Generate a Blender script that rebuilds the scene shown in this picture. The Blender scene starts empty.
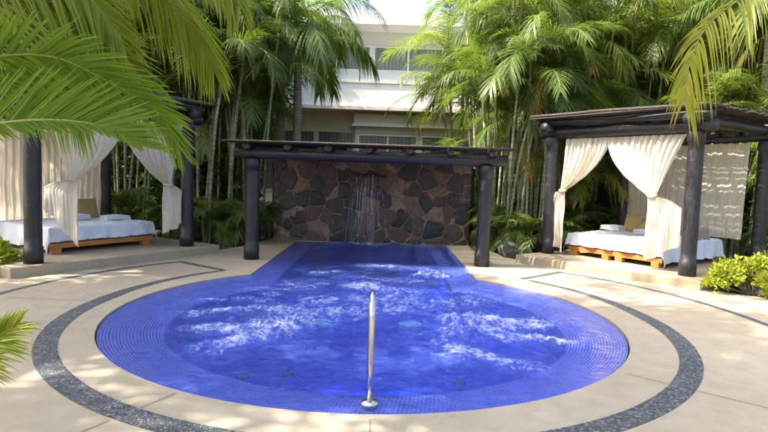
import bpy, bmesh, math, random
from mathutils import Vector, Matrix, noise
from mathutils.geometry import tessellate_polygon
S = bpy.context.scene
C = S.collection
PI = math.pi
R = math.radians
V = Vector

# ------------------------------------------------------------------ camera
cam_d = bpy.data.cameras.new('camera')
cam = bpy.data.objects.new('camera', cam_d)
C.objects.link(cam)
S.camera = cam
cam_d.sensor_width = 36.0
cam_d.lens = 36.0 * 554.8 / 768.0
cam_d.clip_start = 0.05
cam_d.clip_end = 600
cam.location = (0, 0, 1.6)
cam.matrix_world = Matrix.Translation((0, 0, 1.6)) @ Matrix.Rotation(R(90 - 4.16), 4, 'X') @ Matrix.Rotation(R(1.82), 4, 'Z')

# ------------------------------------------------------------------ world, sun, exposure
SUN_EL = R(52)
SUN_AZ = math.atan2(-0.98, -0.16)          # direction towards the sun: x, y  (azimuth clockwise from +y)
w = bpy.data.worlds.new('World')
S.world = w
w.use_nodes = True
nt = w.node_tree
bg = nt.nodes['Background']
sky = nt.nodes.new('ShaderNodeTexSky')
sky.sky_type = 'NISHITA'
sky.sun_disc = False
sky.sun_elevation = SUN_EL
sky.sun_rotation = SUN_AZ
sky.air_density = 1.0
sky.dust_density = 6.0
sky.ozone_density = 0.2
nt.links.new(sky.outputs[0], bg.inputs[0])
bg.inputs[1].default_value = 0.15
sd = bpy.data.lights.new('sun', 'SUN')
sd.energy = 3.5
sd.angle = R(0.6)
sd.color = (1.0, 0.93, 0.80)
sun = bpy.data.objects.new('sun', sd)
C.objects.link(sun)
sdir = V((math.sin(SUN_AZ) * math.cos(SUN_EL), math.cos(SUN_AZ) * math.cos(SUN_EL), math.sin(SUN_EL)))
sun.rotation_euler = sdir.to_track_quat('Z', 'Y').to_euler()
S.view_settings.view_transform = 'Standard'
S.view_settings.look = 'None'
S.view_settings.gamma = 1
S.view_settings.use_curve_mapping = False
S.view_settings.exposure = 1.92
S.render.engine = 'CYCLES'
S.cycles.max_bounces = 8
S.cycles.transparent_max_bounces = 12
S.cycles.caustics_reflective = False
S.cycles.caustics_refractive = False
S.cycles.sample_clamp_indirect = 6

# ------------------------------------------------------------------ material helpers
class M:
    def __init__(s, name, **kw):
        s.m = bpy.data.materials.new(name)
        s.m.use_nodes = True
        s.t = s.m.node_tree
        s.b = s.t.nodes['Principled BSDF']
        s.out = s.t.nodes['Material Output']
        s.set(**kw)
    def set(s, col=None, rough=None, metal=None, spec=None, sheen=None):
        b = s.b.inputs
        if col: b['Base Color'].default_value = (*col, 1)
        if rough is not None: b['Roughness'].default_value = rough
        if metal is not None: b['Metallic'].default_value = metal
        if spec is not None: b['Specular IOR Level'].default_value = spec
        if sheen is not None: b['Sheen Weight'].default_value = sheen
    def n(s, typ, **kw):
        x = s.t.nodes.new('ShaderNode' + typ)
        for k, v in kw.items():
            if k in ('operation', 'blend_type', 'data_type', 'feature', 'attribute_name', 'noise_dimensions', 'voronoi_dimensions', 'distance', 'wave_type', 'bands_direction', 'clamp', 'use_clamp', 'normalize'):
                setattr(x, k, v)
            else:
                key = int(k[1:]) if k[0] == 'i' and k[1:].isdigit() else k.replace('_', ' ')
                s.inp(x, key, v)
        return x
    def inp(s, x, key, v):
        if isinstance(v, bpy.types.NodeSocket): s.t.links.new(v, x.inputs[key])
        elif isinstance(v, bpy.types.Node): s.t.links.new(v.outputs[0], x.inputs[key])
        else: x.inputs[key].default_value = v
    def coord(s, which='Object', scale=None):
        c = s.t.nodes.new('ShaderNodeTexCoord').outputs[which]
        if scale:
            mp = s.t.nodes.new('ShaderNodeMapping')
            s.t.links.new(c, mp.inputs[0])
            mp.inputs['Scale'].default_value = scale
            c = mp.outputs[0]
        return c
    def pos(s):
        return s.t.nodes.new('ShaderNodeNewGeometry').outputs['Position']
    def noise(s, vec, scale, detail=4, rough=.55, dist=0):
        x = s.n('TexNoise', Vector=vec, Scale=scale, Detail=detail, Roughness=rough, Distortion=dist)
        return x.outputs[0]
    def ramp(s, fac, stops):
        x = s.t.nodes.new('ShaderNodeValToRGB')
        s.inp(x, 0, fac)
        e = x.color_ramp.elements
        while len(e) < len(stops): e.new(.5)
        for el, (p, c) in zip(e, stops):
            el.position = p
            el.color = (*c, 1) if not isinstance(c, (int, float)) else (c, c, c, 1)
        return x.outputs[0]
    def mix(s, fac, a, b, mode='MIX'):
        x = s.t.nodes.new('ShaderNodeMix')
        x.data_type = 'RGBA'
        x.blend_type = mode
        for key, v in ((0, fac), (6, a), (7, b)):
            if isinstance(v, tuple) and len(v) == 3: v = (*v, 1)
            s.inp(x, key, v)
        return x.outputs[2]
    def math(s, op, a, b=0.0, c=None, clamp=False):
        x = s.t.nodes.new('ShaderNodeMath')
        x.operation = op
        x.use_clamp = clamp
        s.inp(x, 0, a); s.inp(x, 1, b)
        if c is not None: s.inp(x, 2, c)
        return x.outputs[0]
    def col(s, sock): s.t.links.new(sock, s.b.inputs['Base Color'])
    def rough(s, sock): s.t.links.new(sock, s.b.inputs['Roughness'])
    def bump(s, h, strength=.3, dist=.01, prev=None):
        x = s.n('Bump', Strength=strength, Distance=dist, Height=h)
        if prev: s.t.links.new(prev, x.inputs['Normal'])
        s.t.links.new(x.outputs[0], s.b.inputs['Normal'])
        return x.outputs[0]

def mat_paving(name, c1, c2, stain):
    m = M(name, rough=.78, spec=.3)
    p = m.pos()
    big = m.noise(p, .7, 5, .6)
    mid = m.noise(p, 4.0, 6, .65)
    fine = m.noise(p, 160, 3, .7)
    c = m.mix(m.ramp(big, [(.35, 0), (.65, 1)]), c1, c2)
    c = m.mix(m.ramp(mid, [(.45, 0), (.75, .55)]), c, stain)
    spots = m.noise(p, 1.6, 9, .78, .8)
    c = m.mix(m.ramp(spots, [(.56, 0), (.66, .5), (.72, .55)]), c, tuple(x * .8 for x in stain))
    grit = m.noise(p, 38, 5, .75)
    c = m.mix(m.ramp(grit, [(.35, 0), (.7, .35)]), c, tuple(x * .75 for x in c1))
    c = m.mix(m.ramp(fine, [(.3, 0), (.8, .5)]), c, tuple(x * .62 for x in c1))
    sp = m.n('TexVoronoi', Vector=p, Scale=95).outputs['Distance']
    c = m.mix(m.ramp(sp, [(.0, .35), (.22, 0)]), c, (.16, .14, .11))
    m.col(c)
    m.rough(m.ramp(mid, [(.3, .6), (.7, .85)]))
    m.bump(m.math('ADD', fine, m.math('MULTIPLY', mid, 1.5)), .35, .004)
    return m.m
MAT = {}
MAT['paving'] = mat_paving('sandy_concrete', (.49, .42, .31), (.41, .35, .255), (.30, .25, .18))
MAT['deck'] = mat_paving('deck_concrete', (.44, .37, .27), (.37, .31, .22), (.28, .23, .16))

def mk():
    m = M('dark_pebble', rough=.55)
    p = m.pos()
    v = m.n('TexVoronoi', Vector=p, Scale=62, Randomness=1.0)
    d = m.n('TexVoronoi', feature='DISTANCE_TO_EDGE', Vector=p, Scale=62).outputs[0]
    sep = m.n('SeparateColor', i0=v.outputs['Color']).outputs[0]
    c = m.ramp(sep, [(0, (.035, .042, .055)), (.55, (.075, .09, .11)), (.8, (.15, .17, .19)), (1, (.34, .33, .30))])
    c = m.mix(m.ramp(d, [(0, 1), (.09, 0)]), c, (.035, .037, .04))
    big = m.noise(p, 2.2, 4)
    c = m.mix(m.ramp(big, [(.45, 0), (.8, .35)]), c, (.16, .15, .13))
    m.col(c)
    m.bump(m.ramp(d, [(0, 0), (.35, 1)]), .9, .006)
    MAT['pebble'] = m.m
    m = M('joint', col=(.25, .21, .16), rough=.9); MAT['joint'] = m.m
    m = M('soil', rough=.95)
    n = m.noise(m.pos(), 9, 8, .7)
    m.col(m.ramp(n, [(.3, (.03, .02, .012)), (.6, (.09, .06, .035)), (.8, (.15, .11, .06))]))
    m.bump(n, .8, .05)
    MAT['soil'] = m.m
    # mosaic tile by uv (metres)
    m = M('blue_mosaic', rough=.12, spec=.6)
    uv = m.coord('UV')
    s = m.n('VectorMath', operation='SCALE', i0=uv, Scale=1 / .033)
    wn = m.n('VectorMath', operation='FLOOR', i0=s.outputs[0])
    rnd = m.n('TexWhiteNoise', Vector=wn.outputs[0]).outputs['Value']
    fr = m.n('VectorMath', operation='FRACTION', i0=s.outputs[0])
    sx = m.n('SeparateXYZ', i0=fr.outputs[0])
    def edge(o, wd):
        a = m.math('SUBTRACT', o, .5)
        a = m.math('ABSOLUTE', a)
        return m.math('GREATER_THAN', a, .5 - wd)
    g = m.math('MAXIMUM', edge(sx.outputs[0], .06), edge(sx.outputs[1], .15))
    c = m.ramp(rnd, [(0, (.020, .035, .50)), (.5, (.035, .06, .66)), (1, (.08, .12, .82))])
    c = m.mix(m.math('MULTIPLY', g, .85), c, (.68, .70, .98))
    m.col(c)
    m.bump(m.math('SUBTRACT', 1.0, g), .4, .003)
    MAT['tile'] = m.m
    m = M('blue_mosaic_basin', rough=.3)
    v = m.n('TexVoronoi', Vector=m.pos(), Scale=14).outputs['Color']
    sep = m.n('SeparateColor', i0=v).outputs[0]
    m.col(m.ramp(sep, [(0, (.015, .04, .55)), (1, (.03, .07, .72))]))
    MAT['basin'] = m.m
    m = M('pale_green_lens', col=(.35, .85, .80), rough=.2); MAT['lens'] = m.m
    m = M('navy_plastic', col=(.01, .02, .16), rough=.4); MAT['navy'] = m.m
    m = M('dark_grate', col=(.02, .022, .03), rough=.5); MAT['dark'] = m.m
mk()

def mk_water():
    m = M('pool_water')
    t = m.t
    p = m.pos()
    at = m.n('Attribute', attribute_name='foam').outputs['Fac']
    at = m.math('MULTIPLY', at, m.ramp(m.noise(p, 3.4, 4, .65, 1.5), [(.34, .5), (.56, 1.0)]))
    n1 = m.noise(p, 9, 8, .72, 1.0)
    n2 = m.noise(p, 42, 6, .72, .6)
    n3 = m.noise(p, 120, 4, .7)
    nn = m.math('ADD', m.math('MULTIPLY', n1, .5), m.math('ADD', m.math('MULTIPLY', n2, .32), m.math('MULTIPLY', n3, .18)))
    # dense froth, and a thinner veil of bubbles
    a = m.math('ADD', m.math('MULTIPLY', at, .62), m.math('MULTIPLY', nn, 1.6))
    froth = m.math('MULTIPLY', m.math('SUBTRACT', a, 1.06), 2.8, clamp=True)
    veil = m.math('MULTIPLY', m.math('SUBTRACT', a, .80), 1.5, clamp=True)
    fr = m.n('Fresnel', IOR=1.33)
    # normals
    r1 = m.noise(p, 3.2, 5, .6, .8)
    r2 = m.noise(p, 14, 5, .65, .5)
    bmp = m.n('Bump', Strength=.85, Distance=.05, Height=m.math('ADD', m.math('MULTIPLY', r1, 1.0), m.math('MULTIPLY', r2, .38)))
    bmp2 = m.n('Bump', Strength=.5, Distance=.012, Height=m.math('ADD', n2, m.math('MULTIPLY', froth, .8)), Normal=bmp)
    t.links.new(bmp.outputs[0], fr.inputs['Normal'])
    tr = m.n('BsdfTransparent', Color=(.70, .78, 1.0, 1))
    gl = m.n('BsdfGlossy', Color=(1, 1, 1, 1), Roughness=.03, Normal=bmp)
    ms = t.nodes.new('ShaderNodeMixShader')
    t.links.new(fr.outputs[0], ms.inputs[0]); t.links.new(tr.outputs[0], ms.inputs[1]); t.links.new(gl.outputs[0], ms.inputs[2])
    vd = m.n('BsdfDiffuse', Color=(.16, .26, .88, 1), Normal=bmp2)
    ms2 = t.nodes.new('ShaderNodeMixShader')
    t.links.new(m.math('MULTIPLY_ADD', veil, .55, .09), ms2.inputs[0]); t.links.new(ms.outputs[0], ms2.inputs[1]); t.links.new(vd.outputs[0], ms2.inputs[2])
    fd = m.n('BsdfPrincipled', Base_Color=(.82, .88, .95, 1), Roughness=.35, Normal=bmp2)
    ms3 = t.nodes.new('ShaderNodeMixShader')
    t.links.new(froth, ms3.inputs[0]); t.links.new(ms2.outputs[0], ms3.inputs[1]); t.links.new(fd.outputs[0], ms3.inputs[2])
    t.links.new(ms3.outputs[0], m.out.inputs[0])
    t.nodes.remove(m.b)
    MAT['water'] = m.m
    m = M('falling_water')
    t = m.t
    tr = m.n('BsdfTransparent', Color=(1, 1, 1, 1))
    pr = m.n('BsdfPrincipled', Base_Color=(.75, .8, .86, 1), Roughness=.15)
    n = m.noise(m.coord('Object', (1, 1, .12)), 40, 4, .7)
    ms = t.nodes.new('ShaderNodeMixShader')
    t.links.new(m.ramp(n, [(.42, .02), (.75, .42)]), ms.inputs[0]); t.links.new(tr.outputs[0], ms.inputs[1]); t.links.new(pr.outputs[0], ms.inputs[2])
    t.links.new(ms.outputs[0], m.out.inputs[0])
    t.nodes.remove(m.b)
    MAT['fall'] = m.m
mk_water()

def mk2():
    # black lacquered log
    m = M('black_log', rough=.38, spec=.55)
    p = m.coord('Object')
    n = m.noise(p, 14, 6, .65); n2 = m.noise(p, 70, 3, .7)
    m.col(m.mix(m.ramp(n, [(.55, 0), (.75, 1)]), (.010, .011, .018), (.035, .028, .026)))
    gr = m.noise(m.coord('Object', (1, 1, .07)), 38, 6, .7, .3)
    m.col(m.mix(m.ramp(gr, [(.52, 0), (.68, .8)]), m.mix(m.ramp(n, [(.55, 0), (.75, 1)]), (.011, .012, .017), (.035, .028, .024)), (.055, .04, .03)))
    m.rough(m.ramp(m.math('ADD', m.math('MULTIPLY', n, .5), m.math('MULTIPLY', gr, .5)), [(.35, .22), (.65, .6)]))
    m.bump(m.math('ADD', m.math('ADD', n, gr), m.math('MULTIPLY', n2, .3)), .6, .012)
    MAT['black'] = m.m
    m = M('cut_log_end', rough=.8)
    m.col(m.ramp(m.noise(m.coord(), 30, 4), [(.3, (.05, .035, .03)), (.7, (.12, .085, .07))]))
    MAT['logend'] = m.m
    m = M('weathered_cane', rough=.75)
    n = m.noise(m.coord('Object', (3, 3, 3)), 8, 6, .7)
    m.col(m.ramp(n, [(.35, (.018, .014, .013)), (.6, (.05, .036, .028)), (.8, (.13, .10, .075))]))
    m.bump(n, .6, .01)
    MAT['cane_mat'] = m.m
    # flagstone wall
    m = M('flagstone', rough=.5, spec=.5)
    p = m.pos()
    at = m.n('Attribute', attribute_name='tint').outputs['Fac']
    c = m.ramp(at, [(0, (.02, .021, .024)), (.32, (.042, .038, .036)), (.50, (.085, .060, .044)), (.72, (.155, .088, .058)), (.88, (.27, .15, .095)), (1, (.40, .28, .19))])
    n = m.noise(p, 9, 9, .75)
    c = m.mix(m.ramp(n, [(.35, .8), (.6, 0)]), c, (.022, .02, .02))
    c = m.mix(m.ramp(m.noise(p, 4, 7, .75), [(.54, 0), (.70, .5)]), c, (.17, .145, .12))
    st_ = m.noise(m.coord('Object', (1, 1, .16)), 9, 6, .7)
    c = m.mix(m.ramp(st_, [(.58, 0), (.70, .45)]), c, (.32, .30, .27))
    m.col(c)
    m.bump(n, .7, .02)
    m.rough(m.ramp(n, [(.3, .25), (.7, .65)]))
    MAT['flag'] = m.m
    m = M('wall_mortar', rough=.9)
    m.col(m.ramp(m.noise(m.pos(), 20, 5, .7), [(.3, (.20, .15, .11)), (.7, (.42, .33, .25))]))
    m.bump(m.noise(m.pos(), 50, 4, .7), .6, .01)
    MAT['mortar'] = m.m
    m = M('steel', col=(.62, .60, .56), rough=.2, metal=1.0)
    m.rough(m.ramp(m.noise(m.coord('Object', (60, 60, 3)), 5, 3), [(.3, .14), (.7, .3)]))
    MAT['steel'] = m.m
    # cloth
    def cloth(name, col, tr, wr=.02, weave=900, trc=None):
        m = M(name, col=col, rough=.9, spec=.1, sheen=.2)
        t = m.t
        p = m.coord('Object')
        a = m.noise(p, 5, 5, .6)
        m.col(m.mix(m.ramp(a, [(.4, 0), (.75, .35)]), col, tuple(x * .82 for x in col)))
        m.bump(m.noise(p, 22, 4, .6, .4), .35, wr)
        if tr:
            b = m.n('BsdfTranslucent', Color=(*(trc or col), 1))
            ms = t.nodes.new('ShaderNodeMixShader')
            ms.inputs[0].default_value = tr
            t.links.new(m.b.outputs[0], ms.inputs[1]); t.links.new(b.outputs[0], ms.inputs[2])
            t.links.new(ms.outputs[0], m.out.inputs[0])
        return m.m
    MAT['curtain'] = cloth('cream_curtain', (.74, .69, .59), .38, .015)
    MAT['sheet'] = cloth('white_sheet', (.72, .76, .86), .12, .02)
    MAT['towel'] = cloth('white_towel', (.78, .81, .87), 0, .01)
    MAT['tan'] = cloth('tan_canvas', (.42, .30, .13), 0, .01)
    MAT['taupe'] = cloth('taupe_canvas', (.27, .23, .18), 0, .01)
    m = M('orange_wood', rough=.42)
    n = m.noise(m.coord('Object', (2.5, 22, 22)), 3, 6, .6, .6)
    m.col(m.ramp(n, [(.3, (.30, .115, .025)), (.6, (.48, .20, .05)), (.8, (.58, .28, .09))]))
    m.bump(n, .2, .005)
    MAT['wood'] = m.m
    # house
    def plaster(name, col):
        m = M(name, rough=.85)
        n = m.noise(m.pos(), 1.3, 6, .65); f = m.noise(m.pos(), 60, 3)
        m.col(m.mix(m.ramp(n, [(.4, 0), (.8, .3)]), col, tuple(x * .82 for x in col)))
        m.bump(f, .2, .004)
        return m.m
    MAT['white_wall'] = plaster('white_plaster', (.78, .80, .82))
    MAT['beige_wall'] = plaster('beige_plaster', (.78, .74, .65))
    m = M('window_frame', col=(.74, .73, .68), rough=.4); MAT['frame'] = m.m
    m = M('window_glass', col=(.05, .07, .07), rough=.04, spec=.8)
    m.b.inputs['Alpha'].default_value = .3
    MAT['glass'] = m.m
    m = M('window_curtain', rough=.9)
    wv = m.n('TexWave', Vector=m.pos(), Scale=2.2, Distortion=1.5, Detail=2).outputs['Fac']
    m.col(m.ramp(wv, [(.2, (.36, .40, .39)), (.8, (.58, .60, .57))]))
    MAT['wcurtain'] = m.m
    m = M('rail_glass', col=(.65, .72, .75), rough=.08)
    m.b.inputs['Alpha'].default_value = .35
    MAT['railglass'] = m.m
mk2()

# foliage materials ------------------------------------------------
def mat_leaf(name, c0, c1, c2, trans=.35, rough=.42):
    """c0 dark, c1 mid, c2 pale: chosen per leaflet (tint attribute) and per plant"""
    m = M(name, rough=rough, spec=.35)
    t = m.t
    at = m.n('Attribute', attribute_name='tint').outputs['Fac']
    ob = m.n('ObjectInfo').outputs['Random']
    f = m.math('ADD', m.math('MULTIPLY', at, .85), m.math('MULTIPLY', m.math('SUBTRACT', ob, .5), .35), clamp=True)
    c = m.ramp(f, [(0, c0), (.45, c1), (.8, c2), (1, (.34, .22, .04))])
    m.col(c)
    tc = m.mix(.55, c, (.22, .34, .01))
    tb = m.n('BsdfTranslucent', Color=tc)
    ms = t.nodes.new('ShaderNodeMixShader')
    ms.inputs[0].default_value = trans
    t.links.new(m.b.outputs[0], ms.inputs[1]); t.links.new(tb.outputs[0], ms.inputs[2])
    t.links.new(ms.outputs[0], m.out.inputs[0])
    return m.m
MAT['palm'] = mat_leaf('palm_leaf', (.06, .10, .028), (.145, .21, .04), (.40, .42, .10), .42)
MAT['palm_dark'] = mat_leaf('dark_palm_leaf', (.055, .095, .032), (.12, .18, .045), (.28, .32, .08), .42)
MAT['palm_near'] = mat_leaf('near_palm_leaf', (.09, .19, .012), (.18, .30, .02), (.38, .43, .04), .45, .35)
MAT['palm_yellow'] = mat_leaf('yellow_palm_leaf', (.13, .22, .015), (.27, .32, .025), (.46, .42, .05), .45, .4)
MAT['broad'] = mat_leaf('broad_leaf', (.03, .07, .02), (.07, .14, .03), (.17, .24, .05), .35)
MAT['shrub'] = mat_leaf('lime_leaf', (.26, .34, .02), (.50, .52, .05), (.70, .64, .14), .35)
MAT['rachis'] = M('leaf_stalk', col=(.20, .25, .05), rough=.45).m
MAT['rachis_dark'] = M('dark_leaf_stalk', col=(.06, .11, .03), rough=.5).m
def mk3():
    m = M('cane_bark', rough=.6)
    p = m.coord('Object')
    sx = m.n('SeparateXYZ', i0=p)
    z = m.math('MULTIPLY', sx.outputs[2], 9.0)
    ring = m.math('FRACT', m.math('ADD', z, m.math('MULTIPLY', m.noise(p, 2, 2), .8)))
    n = m.noise(p, 6, 5, .7)
    c = m.ramp(n, [(.35, (.13, .16, .08)), (.5, (.27, .30, .18)), (.65, (.42, .42, .31))])
    c = m.mix(m.ramp(ring, [(0, .8), (.10, .8), (.16, 0)]), c, (.10, .085, .055))
    m.col(c)
    m.bump(ring, .3, .01)
    MAT['cane'] = m.m
    m = M('palm_bark', rough=.8)
    p = m.coord('Object')
    sx = m.n('SeparateXYZ', i0=p)
    ring = m.math('FRACT', m.math('ADD', m.math('MULTIPLY', sx.outputs[2], 13.0), m.math('MULTIPLY', m.noise(p, 4, 3), .9)))
    n = m.noise(p, 10, 6, .7)
    c = m.ramp(n, [(.3, (.17, .15, .125)), (.7, (.38, .35, .31))])
    c = m.mix(m.ramp(ring, [(0, .85), (.18, .6), (.3, 0)]), c, (.10, .085, .07))
    m.col(c)
    m.bump(m.math('ADD', ring, n), .5, .015)
    MAT['bark'] = m.m
    m = M('crownshaft', rough=.4)
    m.col(m.ramp(m.noise(m.coord('Object', (1, 1, .2)), 9, 3), [(.3, (.10, .17, .04)), (.7, (.20, .26, .07))]))
    MAT['shaft'] = m.m
    m = M('boulder', rough=.8)
    n = m.noise(m.pos(), 7, 8, .7)
    m.col(m.ramp(n, [(.3, (.07, .07, .065)), (.7, (.24, .23, .21))]))
    m.bump(n, .8, .03)
    MAT['rock'] = m.m
mk3()

# ------------------------------------------------------------------ mesh helpers
class MB:
    def __init__(s): s.v = []; s.f = []; s.a = []; s.mi = []; s.cur = 0; s.mats = []
    def add(s, vs, fs, tint=None):
        o = len(s.v)
        s.v.extend(vs)
        s.f.extend([tuple(i + o for i in f) for f in fs])
        s.mi.extend([s.cur] * len(fs))
        s.a.extend(tint if isinstance(tint, list) else [tint or 0.0] * len(vs))
    def box(s, x0, x1, y0, y1, z0, z1):
        s.add([(x0, y0, z0), (x1, y0, z0), (x1, y1, z0), (x0, y1, z0), (x0, y0, z1), (x1, y0, z1), (x1, y1, z1), (x0, y1, z1)],
              [(0, 3, 2, 1), (4, 5, 6, 7), (0, 1, 5, 4), (1, 2, 6, 5), (2, 3, 7, 6), (3, 0, 4, 7)])
    def tube(s, pts, rad, n=10, caps=True, tint=None):
        pts = [V(p) for p in pts]
        if not isinstance(rad, (list, tuple)): rad = [rad] * len(pts)
        vs = []; fs = []
        up = None
        for i, p in enumerate(pts):
            d = (pts[min(i + 1, len(pts) - 1)] - pts[max(i - 1, 0)]).normalized()
            if up is None:
                up = d.orthogonal().normalized()
            else:
                up = (up - d * up.dot(d)).normalized()
            b = d.cross(up)
            for k in range(n):
                a = 2 * PI * k / n
                vs.append(tuple(p + (up * math.cos(a) + b * math.sin(a)) * rad[i]))
        for i in range(len(pts) - 1):
            for k in range(n):
                k2 = (k + 1) % n
                fs.append((i * n + k, i * n + k2, (i + 1) * n + k2, (i + 1) * n + k))
        if caps:
            fs.append(tuple(range(n - 1, -1, -1)))
            fs.append(tuple((len(pts) - 1) * n + k for k in range(n)))
        s.add(vs, fs, tint)
    def mesh(s, name, mats, smooth=False, attr='tint'):
        me = bpy.data.meshes.new(name)
        me.from_pydata(s.v, [], s.f)
        for m in (mats if isinstance(mats, (list, tuple)) else [mats]): me.materials.append(m)
        if any(s.mi): me.polygons.foreach_set('material_index', s.mi)
        if any(s.a):
            at = me.attributes.new(attr, 'FLOAT', 'POINT')
            at.data.foreach_set('value', s.a)
        if smooth: me.polygons.foreach_set('use_smooth', [True] * len(me.polygons))
        me.update()
        return me
    def build(s, name, mats, parent=None, smooth=False, bevel=0, loc=None):
        o = bpy.data.objects.new(name, s.mesh(name, mats, smooth))
        C.objects.link(o)
        if parent: o.parent = parent
        if loc: o.location = loc
        if bevel:
            b = o.modifiers.new('bevel', 'BEVEL'); b.width = bevel; b.segments = 2; b.limit_method = 'ANGLE'
        return o
def tag(o, label=None, cat=None, group=None, kind=None):
    if label: o['label'] = label
    if cat: o['category'] = cat
    if group: o['group'] = group
    if kind: o['kind'] = kind
    return o
def empty(name, loc, rz=0, **kw):
    o = bpy.data.objects.new(name, None)
    o.location = loc
    o.rotation_euler = (0, 0, rz)
    o.empty_display_size = .2
    C.objects.link(o)
    tag(o, **kw)
    return o
def meshobj(name, me, parent=None, loc=None, rot=None, scale=None):
    o = bpy.data.objects.new(name, me)
    C.objects.link(o)
    if parent: o.parent = parent
    if loc: o.location = loc
    if rot: o.rotation_euler = rot
    if scale: o.scale = scale
    return o
def copy_tree(o, loc, rz=0, sc=1.0):
    c = o.copy(); C.objects.link(c)
    c.location = loc; c.rotation_euler = (0, 0, rz); c.scale = (sc, sc, sc)
    for ch in o.children:
        d = ch.copy(); C.objects.link(d); d.parent = c
    return c
def smooth(o):
    o.data.polygons.foreach_set('use_smooth', [True] * len(o.data.polygons)); return o

# ------------------------------------------------------------------ pool outline
PC = (-.17, 6.45); PR = 2.83; CX0, CX1, CY1 = -2.04, 1.50, 13.10
def outline(c, r, x0, x1, y1, n=160, m=40, k=30):
    """circle joined to a straight channel running away: counter-clockwise from the right junction round the far end"""
    y_r = c[1] + math.sqrt(r * r - (x1 - c[0]) ** 2)
    y_l = c[1] + math.sqrt(r * r - (x0 - c[0]) ** 2)
    a0 = math.atan2(y_l - c[1], x0 - c[0]); a1 = math.atan2(y_r - c[1], x1 - c[0]) + 2 * PI
    P = [(c[0] + r * math.cos(a0 + (a1 - a0) * i / n), c[1] + r * math.sin(a0 + (a1 - a0) * i / n)) for i in range(n + 1)]
    P += [(x1, y_r + (y1 - y_r) * i / m) for i in range(1, m + 1)]
    P += [(x1 + (x0 - x1) * i / k, y1) for i in range(1, k + 1)]
    P += [(x0, y1 + (y_l - y1) * i / m) for i in range(1, m)]
    return P
def grow(P, d):
    """offset; wider at the sides than at the front"""
    out = []
    n = len(P)
    for i, p in enumerate(P):
        a = V(P[i - 1]); b = V(P[(i + 1) % n]); t = (b - a).normalized()
        nn = V((t.y, -t.x))
        out.append((p[0] + nn.x * d(p), p[1] + nn.y * d(p)))
    return out
OUT = outline(PC, PR, CX0, CX1, CY1)
DEEP = outline((-.15, 6.35), 2.2, -1.66, 1.07, 12.95)
gap = lambda p: .005 + .014 * min(1, max(0, abs(p[0] + .17) - 1.2) / 1.4) if p[1] < 8.6 else .012
HOLE = grow(OUT, gap)

def sheet_with_holes(polys, z, name, mat, skirt=None):
    """flat sheet; polys[0] is the outside, the others are holes; skirt: depth of a lip going down at every boundary"""
    loops = [[V((x, y, 0)) for x, y in P] for P in polys]
    tris = tessellate_polygon(loops)
    vs = [(x, y, z) for P in polys for x, y in P]
    mb = MB()
    fs = []
    for t in tris:
        a, b, c = (V(vs[i]) for i in t)
        fs.append(tuple(t) if (b - a).cross(c - a).z > 0 else (t[0], t[2], t[1]))
    mb.add(vs, fs)
    if skirt:
        for P in polys:
            n = len(P)
            mb.add([(x, y, z) for x, y in P] + [(x, y, z - skirt) for x, y in P], [(i, (i + 1) % n, n + (i + 1) % n, n + i) for i in range(n)])
    return mb.build(name, mat)
# ground far
PAV = [(-6.4, -3.0), (7.6, -3.0), (7.6, 6.3), (6.1, 7.6), (4.9, 8.55), (3.35, 10.6), (2.5, 11.3), (2.35, 13.45), (-2.75, 13.45), (-2.9, 12.0), (-3.3, 11.15), (-5.5, 7.9), (-6.4, 6.9)]
tag(sheet_with_holes([[(-250, -200), (250, -200), (250, 300), (-250, 300)], PAV], -.03, 'ground', MAT['soil']), kind='structure')
tag(sheet_with_holes([PAV, HOLE], 0, 'paving', MAT['paving'], .12), kind='structure')

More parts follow.
